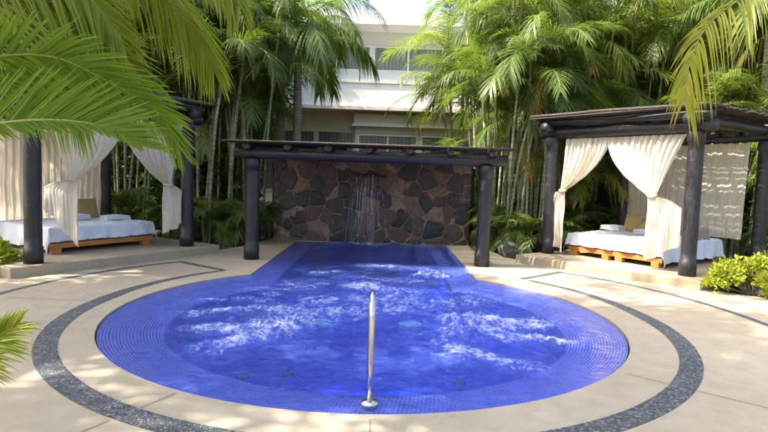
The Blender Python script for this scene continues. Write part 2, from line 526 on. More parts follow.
def loft(A, B, za, zb, mb, uvs, voff, vlen):
    n = len(A)
    L = [0]
    for i in range(n): L.append(L[-1] + (V(A[(i + 1) % n]) - V(A[i])).length)
    base = len(mb.v)
    vs = []
    for i in range(n + 1): vs.append((*A[i % n], za))
    for i in range(n + 1): vs.append((*B[i % n], zb))
    fs = [(i, i + 1, n + 1 + i + 1, n + 1 + i) for i in range(n)]
    mb.add(vs, fs)
    for i in range(n): uvs.append(((L[i], voff), (L[i + 1], voff), (L[i + 1], voff + vlen), (L[i], voff + vlen)))
def build_pool():
    root = empty('swimming_pool', (0, 0, 0), kind='structure')
    mb = MB(); uvs = []
    mid = lambda f: [(a[0] + (b[0] - a[0]) * f, a[1] + (b[1] - a[1]) * f) for a, b in zip(OUT, DEEP)]
    # a gently stepped beach of mosaic rings
    fs = [0, .17, .34, .51, .68, .85, 1.0]
    zs = [-.020, -.028, -.036, -.046, -.058, -.072, -.09]
    for i in range(len(fs) - 1):
        loft(mid(fs[i]), mid(fs[i + 1]), zs[i], zs[i + 1], mb, uvs, fs[i] * .66, (fs[i + 1] - fs[i]) * .66)
    o = mb.build('mosaic_shelf', MAT['tile'], root)
    uvl = o.data.uv_layers.new(name='UVMap')
    k = 0
    for q in uvs:
        for c in q: uvl.data[k].uv = c; k += 1
    mb = MB(); uvs = []
    loft(DEEP, DEEP, -.09, -.45, mb, uvs, 0, .66)
    vs = [(x, y, -.45) for x, y in DEEP]
    tr = tessellate_polygon([[V((x, y, 0)) for x, y in DEEP]])
    mb.add(vs, [tuple(t) for t in tr])
    mb.build('basin', MAT['basin'], root)
    mb = MB()
    loft(HOLE, OUT, -.10, -.10, mb, [], 0, 1)
    loft(OUT, OUT, -.10, -.02, mb, [], 0, 1)
    mb.build('overflow_slot', MAT['dark'], root)
    for x, y in ((-.82, 7.45), (.41, 7.5)):
        mb = MB(); mb.tube([(x, y, -.46), (x, y, -.42)], .16, 24)
        tag(mb.build('underwater_light', MAT['lens'], root))
    for x, y in ((-1.25, 5.0), (-.86, 5.1), (.75, 5.0)):
        mb = MB(); mb.tube([(x, y, -.3), (x, y, -.27)], [.065, .05], 16)
        mb.build('jet_nozzle', MAT['navy'], root)
build_pool()

# streams of bubbles: from, to, start width, end width, strength, mound
STREAMS = [
    ((-2.30, 6.00), (-1.35, 6.35), .07, .20, .80, .030), ((-2.45, 6.75), (-1.55, 6.85), .06, .16, .62, .02),
    ((-1.62, 4.70), (-.90, 5.90), .08, .24, .90, .030), ((-2.05, 5.50), (-1.10, 5.60), .07, .26, .85, .03),
    ((2.00, 6.10), (.85, 6.10), .07, .22, .85, .035), ((1.95, 5.40), (1.05, 5.75), .06, .24, 1.0, .045),
    ((1.30, 4.60), (.60, 5.20), .06, .16, .85, .03), ((.50, 8.9), (1.0, 8.75), .10, .14, .9, .07),
    ((-.55, 8.10), (.35, 7.60), .20, .30, .72, .03), ((-1.35, 9.0), (-.5, 8.95), .12, .14, .66, .03),
    ((-1.2, 6.9), (.3, 7.1), .25, .35, .62, .015), ((-.5, 9.9), (.8, 9.6), .12, .15, .55, .02),
    ((-.9, 12.75), (.05, 12.75), .13, .13, .92, .05), ((-1.45, 12.7), (-1.1, 12.7), .08, .1, .7, .02), ((.35, 12.7), (.7, 12.7), .07, .1, .6, .02),
    ((-1.5, 6.1), (-.3, 6.4), .3, .35, .62, .015), ((.5, 5.5), (1.2, 6.4), .25, .35, .60, .015), ((-1.8, 7.3), (-1.0, 7.9), .2, .35, .62, .015), ((-.6, 8.6), (.6, 8.4), .15, .2, .6, .02), ((-.3, 6.6), (.7, 6.8), .25, .35, .58, .015), ((.6, 7.0), (1.4, 7.2), .2, .3, .6, .015),
    ((1.3, 6.9), (1.9, 7.2), .12, .2, .5, .01), ((.9, 7.6), (1.4, 7.9), .1, .2, .55, .02)]
def seg_d(p, a, b):
    a = V(a); b = V(b); d = b - a
    t = max(0, min(1, (p - a).dot(d) / d.length_squared))
    return (p - a - d * t).length, t
def build_water():
    def inside(x, y):
        return (x - PC[0]) ** 2 + (y - PC[1]) ** 2 < (PR - .002) ** 2 or (CX0 + .002 < x < CX1 - .002 and 8 < y < CY1 - .02)
    st = .028
    nx = int(5.9 / st); ny = int(9.7 / st)
    idx = {}; mb = MB(); vs = []; fo = []
    for j in range(ny + 1):
        for i in range(nx + 1):
            x = -3.1 + i * st; y = 3.5 + j * st
            if not (inside(x, y) or inside(x + st, y) or inside(x - st, y) or inside(x, y + st) or inside(x, y - st)): continue
            f = 0; h = 0
            p = V((x, y))
            wob = V((noise.noise(V((x * 2.5, y * 2.5, 1))), noise.noise(V((x * 2.5, y * 2.5, 9))))) * .26
            for a, b, w0, w1, s, hm in STREAMS:
                if abs(x - a[0]) > 1.9 or abs(y - a[1]) > 1.9: continue
                d, t = seg_d(p + wob, a, b)
                ww = (w0 + (w1 - w0) * t) * 1.55
                g = math.exp(-(d / ww) ** 2 * .8)
                f = max(f, min(.8, s) * g * (1 - .2 * t) * min(1, .45 + 2.2 * t))
                h += hm * g
            dc = math.hypot(x - PC[0], y - PC[1])
            depth = 1.0 if y > 8.6 else max(.12, min(1, (PR - dc) / .7))
            q = V((x, y, 0))
            z = -.012 + depth * (.012 * noise.noise(q * 1.9) + .010 * noise.noise(q * 4.5 + V((3, 1, 2))) + .005 * noise.noise(q * 11))
            z += h * (0.75 + .9 * noise.noise(q * 14) + .5 * noise.noise(q * 30)) * min(1, depth * 1.4)
            if dc > PR - .06 and y < 8.5: z = min(z, -.006)
            # pull the last ring of vertices onto the outline
            if not inside(x, y):
                if y < 8.7 and dc > PR:
                    x = PC[0] + (x - PC[0]) * PR / dc; y = PC[1] + (y - PC[1]) * PR / dc
                x = max(CX0, min(CX1, x)) if y > 8.75 else x
                y = min(y, CY1 - .01)
                z = -.012
            idx[(i, j)] = len(vs); vs.append((x, y, max(z, -.018))); fo.append(f)
    fs = []
    for j in range(ny):
        for i in range(nx):
            q = [(i, j), (i + 1, j), (i + 1, j + 1), (i, j + 1)]
            if all(k in idx for k in q) and any(inside(*vs[idx[k]][:2]) for k in q): fs.append(tuple(idx[k] for k in q))
    mb.add(vs, fs, fo)
    o = meshobj('pool_water', mb.mesh('pool_water', MAT['water'], True, 'foam'))
    tag(o, kind='structure')
build_water()

# ------------------------------------------------------------------ paving inlays
def strip(P0, P1, z, name, mat):
    mb = MB()
    n = len(P0)
    mb.add([(x, y, z) for x, y in P0] + [(x, y, z) for x, y in P1], [(i, i + 1, n + i + 1, n + i) for i in range(n - 1)])
    o = mb.build(name, mat)
    me = o.data
    bm = bmesh.new(); bm.from_mesh(me); bmesh.ops.recalc_face_normals(bm, faces=bm.faces)
    if bm.faces[0].normal.z < 0: bmesh.ops.reverse_faces(bm, faces=bm.faces)
    bm.to_mesh(me); bm.free()
    return tag(o, kind='structure')
BC = (-.10, 6.40)
def arcp(r, a0, a1, n=90, e=0): return [(BC[0] + (r + e * math.sin(i / n * PI)) * math.cos(R(a0 + (a1 - a0) * i / n)), BC[1] + (r + e * math.sin(i / n * PI)) * math.sin(R(a0 + (a1 - a0) * i / n))) for i in range(n + 1)]
# wide band round the pool, from the left corner under the viewer's side to the right corner
def band():
    n = 150; A = []; B = []
    for i in range(n + 1):
        a = 135.5 + (404.5 - 135.5) * i / n
        f = abs(i / n - .5) * 2
        wdt = .19 - .11 * max(0, (f - .70) / .30)
        ro = 3.37 + .10 * max(0, (f - .72) / .28)
        A.append((BC[0] + ro * math.cos(R(a)), BC[1] + ro * math.sin(R(a))))
        B.append((BC[0] + (ro - wdt) * math.cos(R(a)), BC[1] + (ro - wdt) * math.sin(R(a))))
    strip(A, B, .004, 'pebble_band', MAT['pebble'])
    for nm, a0, a1 in (('l', 137.5, 186), ('r', 45.5, -4)):
        strip(arcp(4.66, a0, a1), arcp(4.57, a0, a1), .004, 'pebble_line', MAT['pebble'])
        r0, r1 = 3.47, 4.62
        e = R(a0 - (2 if nm == 'l' else -1)); wd = .045
        e2 = R(a0)
        p = V((BC[0] + r0 * math.cos(e), BC[1] + r0 * math.sin(e))); q = V((BC[0] + r1 * math.cos(e2), BC[1] + r1 * math.sin(e2)))
        t = (q - p).normalized(); nn = V((-t.y, t.x)) * wd
        p = p - t * .05
        q = q + t * .03
        strip([tuple(p + nn), tuple(q + nn)], [tuple(p - nn), tuple(q - nn)], .008, 'pebble_line', MAT['pebble'])
band()
for a in (-89, -118, 178, -40, 12):
    a = R(a); d = V((math.cos(a), math.sin(a))); nn = V((-d.y, d.x)) * .004
    for r0, r1 in ((PR + .04, 3.17), (3.39, 4.54 if abs(math.sin(a)) < .3 else 7.5)):
        p = V(BC) + d * r0; q = V(BC) + d * r1
        strip([tuple(p + nn), tuple(q + nn)], [tuple(p - nn), tuple(q - nn)], .004, 'paving_joint', MAT['joint'])

# ------------------------------------------------------------------ handrail
def handrail():
    root = empty('pool_handrail', (-.06, 3.80, 0), label='curved stainless steel handrail with a round base flange at the front edge of the pool', cat='handrail')
    mb = MB()
    P = [(0, 0, -.02), (0.0, 0, .3), (.0, .0, .60)]
    for i in range(1, 13):
        a = PI * .86 * i / 12
        P.append((-.01 * i / 12, .16 - .16 * math.cos(a), .60 + .145 * math.sin(a)))
    P += [(-.015, .40, .42), (-.02, .52, .18), (-.025, .60, -.08)]
    mb.tube(P, .021, 20)
    smooth(mb.build('rail', MAT['steel'], root))
    mb = MB(); mb.tube([(0, 0, -.02), (0, 0, .006), (0, 0, .016), (0, 0, .022)], [.062, .062, .055, .024], 28)
    smooth(mb.build('flange', MAT['steel'], root))
handrail()

# ------------------------------------------------------------------ stone wall with fountain
def stone_wall():
    root = empty('stone_wall', (-.27, 13.3, 0), label='dark flagstone wall with a water spout at the far end of the pool', cat='wall')
    X0, X1, Z0, Z1 = -2.36, 2.30, -.12, 1.93
    mb = MB(); mb.box(X0, X1, -.163, .16, -.6, Z1)
    mb.build('mortar_core', MAT['mortar'], root)
    rs = random.Random(8)
    seeds = []
    for j in range(-1, 9):
        for i in range(-1, 15):
            if rs.random() < .08: continue
            seeds.append(V((X0 + (i + .5 * (j % 2) + rs.uniform(-.1, .75)) * .40, Z0 + (j + rs.uniform(.0, .95)) * .31)))
    mb = MB()
    for si, p in enumerate(seeds):
        poly = [V((X0, Z0)), V((X1, Z0)), V((X1, Z1)), V((X0, Z1))]
        for q in seeds:
            if q is p or (q - p).length > 1.3: continue
            m_ = (p + q) / 2; n_ = (q - p).normalized(); m_ = m_ - n_ * .007
            out = []
            for k in range(len(poly)):
                u = poly[k]; v = poly[(k + 1) % len(poly)]
                du = (u - m_).dot(n_); dv = (v - m_).dot(n_)
                if du <= 0: out.append(u)
                if (du < 0) != (dv < 0) and abs(du - dv) > 1e-9: out.append(u.lerp(v, du / (du - dv)))
            poly = out
            if len(poly) < 3: break
        if len(poly) < 3: continue
        for it in range(2):
            poly = [w_ for k in range(len(poly)) for w_ in (poly[k].lerp(poly[(k + 1) % len(poly)], .08), poly[k].lerp(poly[(k + 1) % len(poly)], .92))]
        fine = []
        for k in range(len(poly)):
            u = poly[k]; v = poly[(k + 1) % len(poly)]
            m = max(1, int((v - u).length / .025))
            for h_ in range(m):
                w_ = u.lerp(v, h_ / m)
                fine.append(w_ + V((noise.noise(V((w_.x * 16, w_.y * 16, si))), noise.noise(V((w_.x * 16, w_.y * 16, si + 50))))) * .007)
        c = sum(fine, V((0, 0))) / len(fine)
        n = len(fine); dpt = rs.uniform(.010, .032); tilt = V((rs.uniform(-.06, .06), rs.uniform(-.06, .06)))
        vs = []
        for sc_, yy in ((1.0, 0), (1.0, .5), (.965, .85), (.9, 1.0), (.6, 1.05), (.3, 1.07)):
            for w_ in fine:
                g = c + (w_ - c) * sc_
                rel = (.012 * noise.noise(V((g.x * 5, g.y * 5, si))) + .006 * noise.noise(V((g.x * 17, g.y * 17, 3)))) * (1 if yy > .4 else 0)
                vs.append((g.x, -.155 - dpt * yy - rel - (g - c).dot(tilt) * (1 if yy > .4 else 0), g.y))
        fs = [(r_ * n + k, r_ * n + (k + 1) % n, (r_ + 1) * n + (k + 1) % n, (r_ + 1) * n + k) for r_ in range(5) for k in range(n)]
        fs.append(tuple(5 * n + k for k in range(n)))
        mb.add(vs, fs, rs.uniform(.01, 1))
    smooth(mb.build('masonry', MAT['flag'], root))
    mb = MB(); mb.box(X0 - .04, X1 + .04, -.23, .2, Z1, Z1 + .07)
    mb.build('coping', MAT['flag'], root, bevel=.02)
    mb = MB(); mb.box(-.50, .30, -.30, -.18, 1.56, 1.60); mb.build('spout_ledge', MAT['flag'], root, bevel=.012)
    rng = random.Random(4)
    mb = MB()
    for k in range(46):
        x = max(-.48, min(.28, rng.gauss(-.12, .13)))
        sp = (x + .1) * rng.uniform(.1, .7) + rng.gauss(0, .06)
        z0 = 1.61 - rng.random() ** 2 * .7
        y0 = -.30 - rng.uniform(0, .03)
        z1 = rng.uniform(.1, 1.1) if rng.random() < .6 else -.01
        P = []
        for i in range(9):
            t = i / 8 * (1.61 - z1) / 1.62
            t0 = (1.61 - z0) / 1.62
            t = t0 + (t - t0) * i / 8 if i else t0
            P.append((x + sp * t + .012 * noise.noise(V((k, t * 7, 0))), y0 - .20 * math.sqrt(max(t, 0)), 1.61 - 1.62 * t * (0.55 + .45 * t)))
        mb.tube(P, [rng.uniform(.002, .006) * (1 + .8 * i / 8) for i in range(9)], 5)
    o = smooth(mb.build('falling_water', MAT['fall']))
    o.location = (-.27, 13.3, 0)
    tag(o, 'thin strands of water falling from the flagstone wall into the pool', 'waterfall')
stone_wall()

# ------------------------------------------------------------------ logs
def wob_log(mb, a, b, r, n=14, seg=14, seed=0, w=.012, ends=True):
    a = V(a); b = V(b)
    P = []; rr = []
    for i in range(seg + 1):
        t = i / seg
        p = a.lerp(b, t)
        P.append(p + V((noise.noise(V((seed, t * 3, 0))), noise.noise(V((seed, t * 3, 5))), noise.noise(V((seed, t * 3, 9))))) * w)
        rr.append(r * (1 + .05 * noise.noise(V((seed + 7, t * 6, 2)))))
    mb.tube(P, rr, n)
def post(parent, x, y, z0, z1, r, seed):
    mb = MB()
    P = [(x, y, z0), (x, y, z0 + .24), (x, y, z0 + .25)]; rr = [r * 1.12, r * 1.10, r * 1.0]
    for i in range(1, 13):
        t = i / 12
        P.append((x + .006 * noise.noise(V((seed, t * 4, 0))), y, z0 + .25 + (z1 - z0 - .43) * t)); rr.append(r * (1 + .03 * noise.noise(V((seed, t * 5, 3)))))
    P += [(x, y, z1 - .17), (x, y, z1 - .02), (x, y, z1)]; rr += [r * 1.13, r * 1.13, r * 1.0]
    mb.tube(P, rr, 24)
    return smooth(mb.build('post', MAT['black'], parent))
def cane_mat(parent, x0, x1, y0, y1, z, along='x', r=.016, seed=1, name='cane_roof'):
    rng = random.Random(seed)
    mb = MB()
    t = y0 if along == 'x' else x0
    end = y1 if along == 'x' else x1
    while t < end:
        e0 = rng.uniform(-.10, .06); e1 = rng.uniform(-.06, .10)
        rr = r * rng.uniform(.6, 1.25); zz = z + rng.uniform(0, .018)
        tl = rng.uniform(-.02, .02)
        if along == 'x': P = [(x0 + e0 + (x1 - x0 + e1 - e0) * k / 4, t + tl * k / 4, zz + .012 * noise.noise(V((t * 5, k, seed)))) for k in range(5)]
        else: P = [(t + tl * k / 4, y0 + e0 + (y1 - y0 + e1 - e0) * k / 4, zz + .012 * noise.noise(V((t * 5, k, seed)))) for k in range(5)]
        mb.tube(P, rr, 6)
        t += rr * 2.05
    return smooth(mb.build(name, MAT['cane_mat'], parent))

def pool_pergola():
    root = empty('pool_pergola', (-.28, 10.1, 0), label='low black log pergola spanning the pool channel in front of the stone wall', cat='pergola')
    for i, x in enumerate((-2.13, 2.10)):
        post(root, x, 0, 0, 1.84, .125, 3 + i)
    for i, x in enumerate((-2.35, 2.35)):
        post(root, x, 3.45, 0, 1.84, .11, 13 + i)
    mb = MB(); wob_log(mb, (-2.45, 0, 1.93), (2.48, 0, 1.93), .104, 18, 24, 2, .02); smooth(mb.build('beam', MAT['black'], root))
    mb = MB(); wob_log(mb, (-2.5, 3.42, 2.06), (2.5, 3.42, 2.06), .11, 18, 24, 5, .02); smooth(mb.build('beam', MAT['black'], root))
    for k in range(7):
        x = -2.2 + k * .725
        mb = MB(); wob_log(mb, (x, -.24, 2.055), (x + .02, 3.7, 2.2), .066, 14, 10, k, .02)
        mb.cur = 1; mb.tube([(x, -.243, 2.055), (x, -.240, 2.055)], .062, 14)
        mb.build('rafter', [MAT['black'], MAT['logend']], root, True)
    o = cane_mat(root, -2.5, 2.5, -.30, 3.8, 2.0, 'x', .018, 3)
    o.rotation_euler = (R(2.1), 0, 0); o.location = (0, 0, .128)
pool_pergola()

# ------------------------------------------------------------------ gazebos
def deck(root_loc, rz, poly, label):
    mb = MB()
    n = len(poly)
    mb.add([(x, y, -.05) for x, y in poly] + [(x, y, .15) for x, y in poly], [tuple(range(n, 2 * n))] + [(i, (i + 1) % n, n + (i + 1) % n, n + i) for i in range(n)])
    o = mb.build('deck_platform', MAT['deck'], bevel=.018)
    o.location = root_loc; o.rotation_euler = (0, 0, rz)
    tag(o, label, 'platform', kind='structure')
W = 2.76; D = 2.6
def gazebo(loc, rz, label, seed, roof_ext):
    root = empty('gazebo', (*loc, .15), rz, label=label, cat='gazebo', group='black log gazebos beside the pool')
    for i, (x, y) in enumerate(((0, 0), (W, 0), (0, D), (W, D))):
        post(root, x, y, 0, 2.31, .118, seed + i)
    z = 2.39
    for y in (0, D):
        mb = MB(); wob_log(mb, (-.28, y, z), (W + .28, y, z), .105, 18, 20, seed + y, .03); smooth(mb.build('beam', MAT['black'], root))
    for x in (0, W):
        mb = MB(); wob_log(mb, (x, -.30, z - .002 + .10), (x, D + .3, z - .002 + .10), .095, 18, 20, seed + 3 + x, .03); smooth(mb.build('beam', MAT['black'], root))
    for k in range(6):
        x = .45 + k * .37
        mb = MB(); wob_log(mb, (x, -.04, z + .15), (x + .02, D + .3, z + .15), .045, 10, 8, k + seed, .02); mb.build('rafter', MAT['black'], root, True)
    x0, x1, y0, y1 = roof_ext
    mb = MB(); wob_log(mb, (x0 + .05, -.12, z + .175), (x1 - .05, -.12, z + .175), .068, 12, 20, seed + 9, .05); smooth(mb.build('beam', MAT['black'], root))
    cane_mat(root, x0, x1, y0, y1, z + .265, 'x', .02, seed)
    mb = MB()
    for y in (y0 + .02, y1 - .02, 1.2):
        wob_log(mb, (x0, y, z + .305), (x1, y, z + .305), .03, 8, 10, y, .03)
    smooth(mb.build('roof_batten', MAT['cane_mat'], root))
    return root
GL = ((-5.15, 8.11), R(59.1)); GR = ((3.31, 11.10), R(-54.8))
deck((*GL[0], 0), GL[1], [(-.42, -.22), (W + .52, -.32), (W + .5, 3.2), (-.5, 3.2)], 'raised concrete deck under the left gazebo')
deck((*GR[0], 0), GR[1], [(-.12, -.80), (W + .36, -.30), (W + .45, 3.2), (-.3, 3.2)], 'raised concrete deck under the right gazebo')
gazebo(*GL, 'black log gazebo on a raised deck left of the pool, half hidden by palm fronds', 20, (-.35, W + .3, -.35, D + .35))
gazebo(*GR, 'black log gazebo on a raised deck right of the pool with a cane roof', 40, (-.30, W + .35, -.35, D + .35))

def curtain(G, v0, top, zt, gather, tail, label, seed, pleats=9, amp=.035):
    """hangs in the gazebo's own frame: top=(u0,u1), gather=(u,z,width) or None, tail=(u0,u1,z0,z1)"""
    rng = random.Random(seed)
    ph = rng.random() * 6
    ns, ntp = 110, 60
    mb = MB(); vs = []
    u0, u1 = top
    for j in range(ntp + 1):
        for i in range(ns + 1):
            s = i / ns
            t = j / ntp
            sw = s + .035 * noise.noise(V((s * 6, t * 2.2, seed)))
            wav = (.65 + .7 * noise.noise(V((s * 4, t * 1.5, seed + 5)))) * math.sin(2 * PI * pleats * sw + ph + .8 * math.sin(7 * s + seed)) + .35 * math.sin(2 * PI * pleats * 2.3 * s + seed)
            if gather:
                gu, gz, gw = gather
                if t < .55:
                    q = t / .55
                    e0 = u0 + (gu - gw / 2 - u0) * (q ** (1.0 + .9 * (1 if gu > (u0 + u1) / 2 else -.2)))
                    e1 = u1 + (gu + gw / 2 - u1) * (q ** (1.0 + .9 * (1 if gu < (u0 + u1) / 2 else -.2)))
                    u = e0 + (e1 - e0) * s
                    z = zt + (gz - zt) * q
                    z -= .06 * math.sin(PI * s) * (1 - q) * q * 4
                    a = amp * (1 - .35 * q)
                else:
                    q = (t - .55) / .45
                    tu0, tu1, zz0, zz1 = tail
                    k = min(1, q * 4.5) ** .5
                    e0 = gu - gw / 2 + (tu0 - gu + gw / 2) * k; e1 = gu + gw / 2 + (tu1 - gu - gw / 2) * k
                    u = e0 + (e1 - e0) * s
                    zb = zz0 + (zz1 - zz0) * s + .02 * math.sin(9 * s + seed)
                    z = gz + (zb - gz) * q
                    a = amp * (.65 + .5 * q); wav = wav * (1 - .7 * min(1, q * 3)) + .9 * min(1, q * 3) * math.sin(2 * PI * 2.2 * s + 2.5 * q + seed) + .5 * noise.noise(V((s * 5, q * 3, seed + 2)))
                gf = math.exp(-((t - .55) / .05) ** 2)
                a = a * (1 - .5 * gf)
                y = v0 + a * wav + .02 * math.sin(5 * t + seed) + .02 * noise.noise(V((u * 6, z * 3, seed)))
            else:
                tu0, tu1, zz0, zz1 = tail
                e0 = u0 + (tu0 - u0) * t; e1 = u1 + (tu1 - u1) * t
                u = e0 + (e1 - e0) * s
                z = zt + ((zz0 + (zz1 - zz0) * s) - zt) * t - .02 * abs(math.sin(PI * pleats * s)) * (1 - t)
                y = v0 + amp * (.6 + .4 * t) * wav + .04 * noise.noise(V((u * 2, z * 2, seed)))
            vs.append((u, y, z - .15))
    fs = [(j * (ns + 1) + i, j * (ns + 1) + i + 1, (j + 1) * (ns + 1) + i + 1, (j + 1) * (ns + 1) + i) for j in range(ntp) for i in range(ns)]
    mb.add(vs, fs)
    if not gather:
        o = smooth(mb.build('curtain', MAT['curtain']))
        o.location = (*G[0], .15); o.rotation_euler = (0, 0, G[1])
        return tag(o, label, 'curtain', 'cream gazebo curtains')
    root = empty('curtain', (*G[0], .15), G[1], label=label, cat='curtain', group='cream gazebo curtains')
    smooth(mb.build('cloth', MAT['curtain'], root))
    gu, gz, gw = gather
    mb = MB()
    P = [(gu + (gw / 2 + .005) * math.cos(a), v0 + .05 * math.sin(a), gz - .15 + .012 * math.cos(2 * a)) for a in [2 * PI * i / 20 for i in range(21)]]
    mb.tube(P, .018, 8, False)
    smooth(mb.build('tie', MAT['curtain'], root))
    return root
curtain(GR, .0, (.28, 1.22), 2.42, (.29, 1.42, .12), (-.02, .36, .42, .22), 'cream curtain knotted beside the far left post of the right gazebo', 1, 8)
curtain(GR, .0, (1.18, 2.62), 2.42, (2.10, 1.40, .16), (2.02, 2.62, .28, .62), 'cream curtain knotted in front of the right gazebo bed, beside its nearest post', 2, 11)
curtain(GR, D - .05, (.12, 1.50), 2.42, None, (.10, 1.46, .35, .35), 'cream curtain hanging straight behind the pillows of the right gazebo', 3, 10, .03)
curtain(GR, D - .08, (1.50, 2.52), 2.44, None, (1.52, 2.48, .60, .60), 'sun dappled cream curtain hanging straight at the right end of the right gazebo', 4, 6, .016)
curtain(GL, .0, (.16, 1.45), 2.42, (.62, 1.38, .15), (.16, .68, .95, .30), 'cream curtain knotted in front of the left gazebo bed, beside its nearest post', 5, 10)
curtain(GL, .0, (1.42, 2.64), 2.42, (2.33, 1.31, .15), (2.22, 2.68, .42, .58), 'cream curtain knotted beside the far right post of the left gazebo', 6, 9)
curtain(GL, D - .05, (.06, 1.36), 2.42, None, (.06, 1.34, .3, .3), 'cream curtain hanging straight at the back left of the left gazebo', 7, 9, .03)
curtain(GL, D - .06, (1.38, 2.66), 2.42, None, (1.38, 2.62, .3, .3), 'cream curtain hanging straight behind the tan pillow of the left gazebo', 8, 9, .03)

# ------------------------------------------------------------------ beds
def to_world(G, u, v, z=0):
    a = G[1]
    return (G[0][0] + u * math.cos(a) - v * math.sin(a), G[0][1] + u * math.sin(a) + v * math.cos(a), z)
def bed_frame(G, u0, v0, w, d, label, group=None):
    root = empty('day_bed', to_world(G, u0, v0, .15), G[1], label=label, cat='bed', group=group)
    mb = MB(); mb.box(0, w, 0, .035, .09, .175); mb.box(0, w, d - .035, d, .09, .175)
    mb.box(0, .035, .037, d - .037, .09, .175); mb.box(w - .035, w, .037, d - .037, .09, .175)
    mb.box(.04, w - .04, .04, d - .04, .12, .165)
    mb.build('bed_rail', MAT['wood'], root, bevel=.004)
    for x in (.06, w - .20):
        for y in (.004, d - .124):
            mb = MB(); mb.box(x, x + .14, y - .01, y + .11, 0, .089); mb.build('foot', MAT['wood'], root, bevel=.004)
    mb = MB(); mb.box(.01, w - .01, .02, d - .02, .178, .42); mb.build('mattress', MAT['taupe'], root, bevel=.03)
    return root
def bed_sheet(G, u0, v0, w, d, drops, label, seed):
    """drops: front, right, back, left hem lengths"""
    df, dr, db, dl = drops
    mb = MB(); vs = []
    nx, ny = 120, 130
    M_ = .30
    H = .44
    for j in range(ny + 1):
        for i in range(nx + 1):
            x = -M_ + (w + 2 * M_) * i / nx; y = -M_ + (d + 2 * M_) * j / ny
            cx = max(0, min(w, x)); cy = max(0, min(d, y))
            ox = x - cx; oy = y - cy
            k = math.hypot(ox, oy) / M_
            lim = (dl if ox < 0 else dr) if abs(ox) > abs(oy) else (df if oy < 0 else db)
            drop = min(k, 1.35) * lim
            n1 = noise.noise(V((x * 2.2, y * 2.2, seed))); n2 = noise.noise(V((x * 7, y * 7, seed + 4)))
            s_ = x if abs(oy) > abs(ox) else y
            fl = .03 + .03 * math.sin(s_ * 16 + 3 * n1) + .02 * n2 if k > 0 else 0
            e = min(1, k * 3)
            px = cx + (math.copysign(1, ox) if ox else 0) * (.012 + fl * e * min(1, k))
            py = cy + (math.copysign(1, oy) if oy else 0) * (.012 + fl * e * min(1, k))
            if k > 0 and abs(ox) > 0 and abs(oy) > 0:
                px = cx + ox / (k * M_) * (.02 + .05 * k); py = cy + oy / (k * M_) * (.02 + .05 * k)
            edge = min(cx, w - cx, cy, d - cy)
            rnd = -.018 * math.exp(-edge / .04)
            n3 = 1 - abs(noise.noise(V((x * 3.5 + n2 * .3, y * 5 + x * 2, seed + 8)))) * 4
            z = H + .012 * n1 + .008 * n2 + .014 * max(0, n3) ** 2 + rnd - (drop * (1 + .10 * n1) if k > 0 else 0)
            vs.append((px, py, max(z, .02)))
    fs = [(j * (nx + 1) + i, j * (nx + 1) + i + 1, (j + 1) * (nx + 1) + i + 1, (j + 1) * (nx + 1) + i) for j in range(ny) for i in range(nx)]
    mb.add(vs, fs)
    o = smooth(mb.build('bed_sheet', MAT['sheet']))
    o.location = to_world(G, u0, v0, .15); o.rotation_euler = (0, 0, G[1])
    tag(o, label, 'sheet', 'white sheets over the gazebo beds')
def cushion(G, u, v, z, w, h, t, rx, rz, mat, label, name='pillow', cat='pillow', group=None):
    mb = MB(); n = 22
    vs = []; fs = []
    for sgn in (1, -1):
        o = len(vs)
        for j in range(n + 1):
            for i in range(n + 1):
                a = -1 + 2 * i / n; b = -1 + 2 * j / n
                th = max(0, (1 - a ** 4) * (1 - b ** 4)) ** .55
                pin = 1 - .07 * (1 - abs(a * b)) * 0 - .06 * (1 - a * a) * (abs(b) ** 3) - .0
                pin2 = 1 - .06 * (1 - b * b) * (abs(a) ** 3)
                vs.append((a * w / 2 * pin2, b * h / 2 * pin, sgn * t / 2 * th + .006 * noise.noise(V((a * 3, b * 3, u * 9)))))
        for j in range(n):
            for i in range(n):
                q = (o + j * (n + 1) + i, o + j * (n + 1) + i + 1, o + (j + 1) * (n + 1) + i + 1, o + (j + 1) * (n + 1) + i)
                fs.append(q if sgn > 0 else q[::-1])
    mb.add(vs, fs)
    o = smooth(mb.build(name, mat))
    o.rotation_mode = 'XYZ'
    o.location = to_world(G, u, v, z)
    o.rotation_euler = (rx, 0, G[1] + rz)
    tag(o, label, cat, group)
def towel(G, u, v, z, w, d, h, rz, label):
    root_z = z
    mb = MB()
    L = 3
    for k in range(L):
        z0 = k * h / L; hh = h / L
        prof = []
        n = 8
        for i in range(n + 1):
            a = -PI / 2 + PI * i / n
            prof.append((d / 2 - hh / 2 + hh / 2 * math.cos(a), z0 + hh / 2 + hh / 2 * .94 * math.sin(a)))
        for i in range(n + 1):
            a = PI / 2 + PI * i / n
            prof.append((-d / 2 + hh / 2 + hh / 2 * math.cos(a), z0 + hh / 2 + hh / 2 * .94 * math.sin(a)))
        vs = []; m = len(prof); sx = 14
        for s in range(sx + 1):
            x = (-w / 2 + w * s / sx) * (1 - .02 * k)
            for (py, pz) in prof:
                vs.append((x, py, pz - .012 * (2 * s / sx - 1) ** 4 + .003 * noise.noise(V((x * 9, py * 9, k + u)))))
        fs = [(s * m + i, (s + 1) * m + i, (s + 1) * m + (i + 1) % m, s * m + (i + 1) % m) for s in range(sx) for i in range(m)]
        fs += [tuple(range(m - 1, -1, -1)), tuple(sx * m + i for i in range(m))]
        mb.add(vs, fs)
    o = smooth(mb.build('folded_towel', MAT['towel']))
    o.location = to_world(G, u, v, z); o.rotation_euler = (0, 0, G[1] + rz)
    tag(o, label, 'towel', 'folded white towels on the beds')
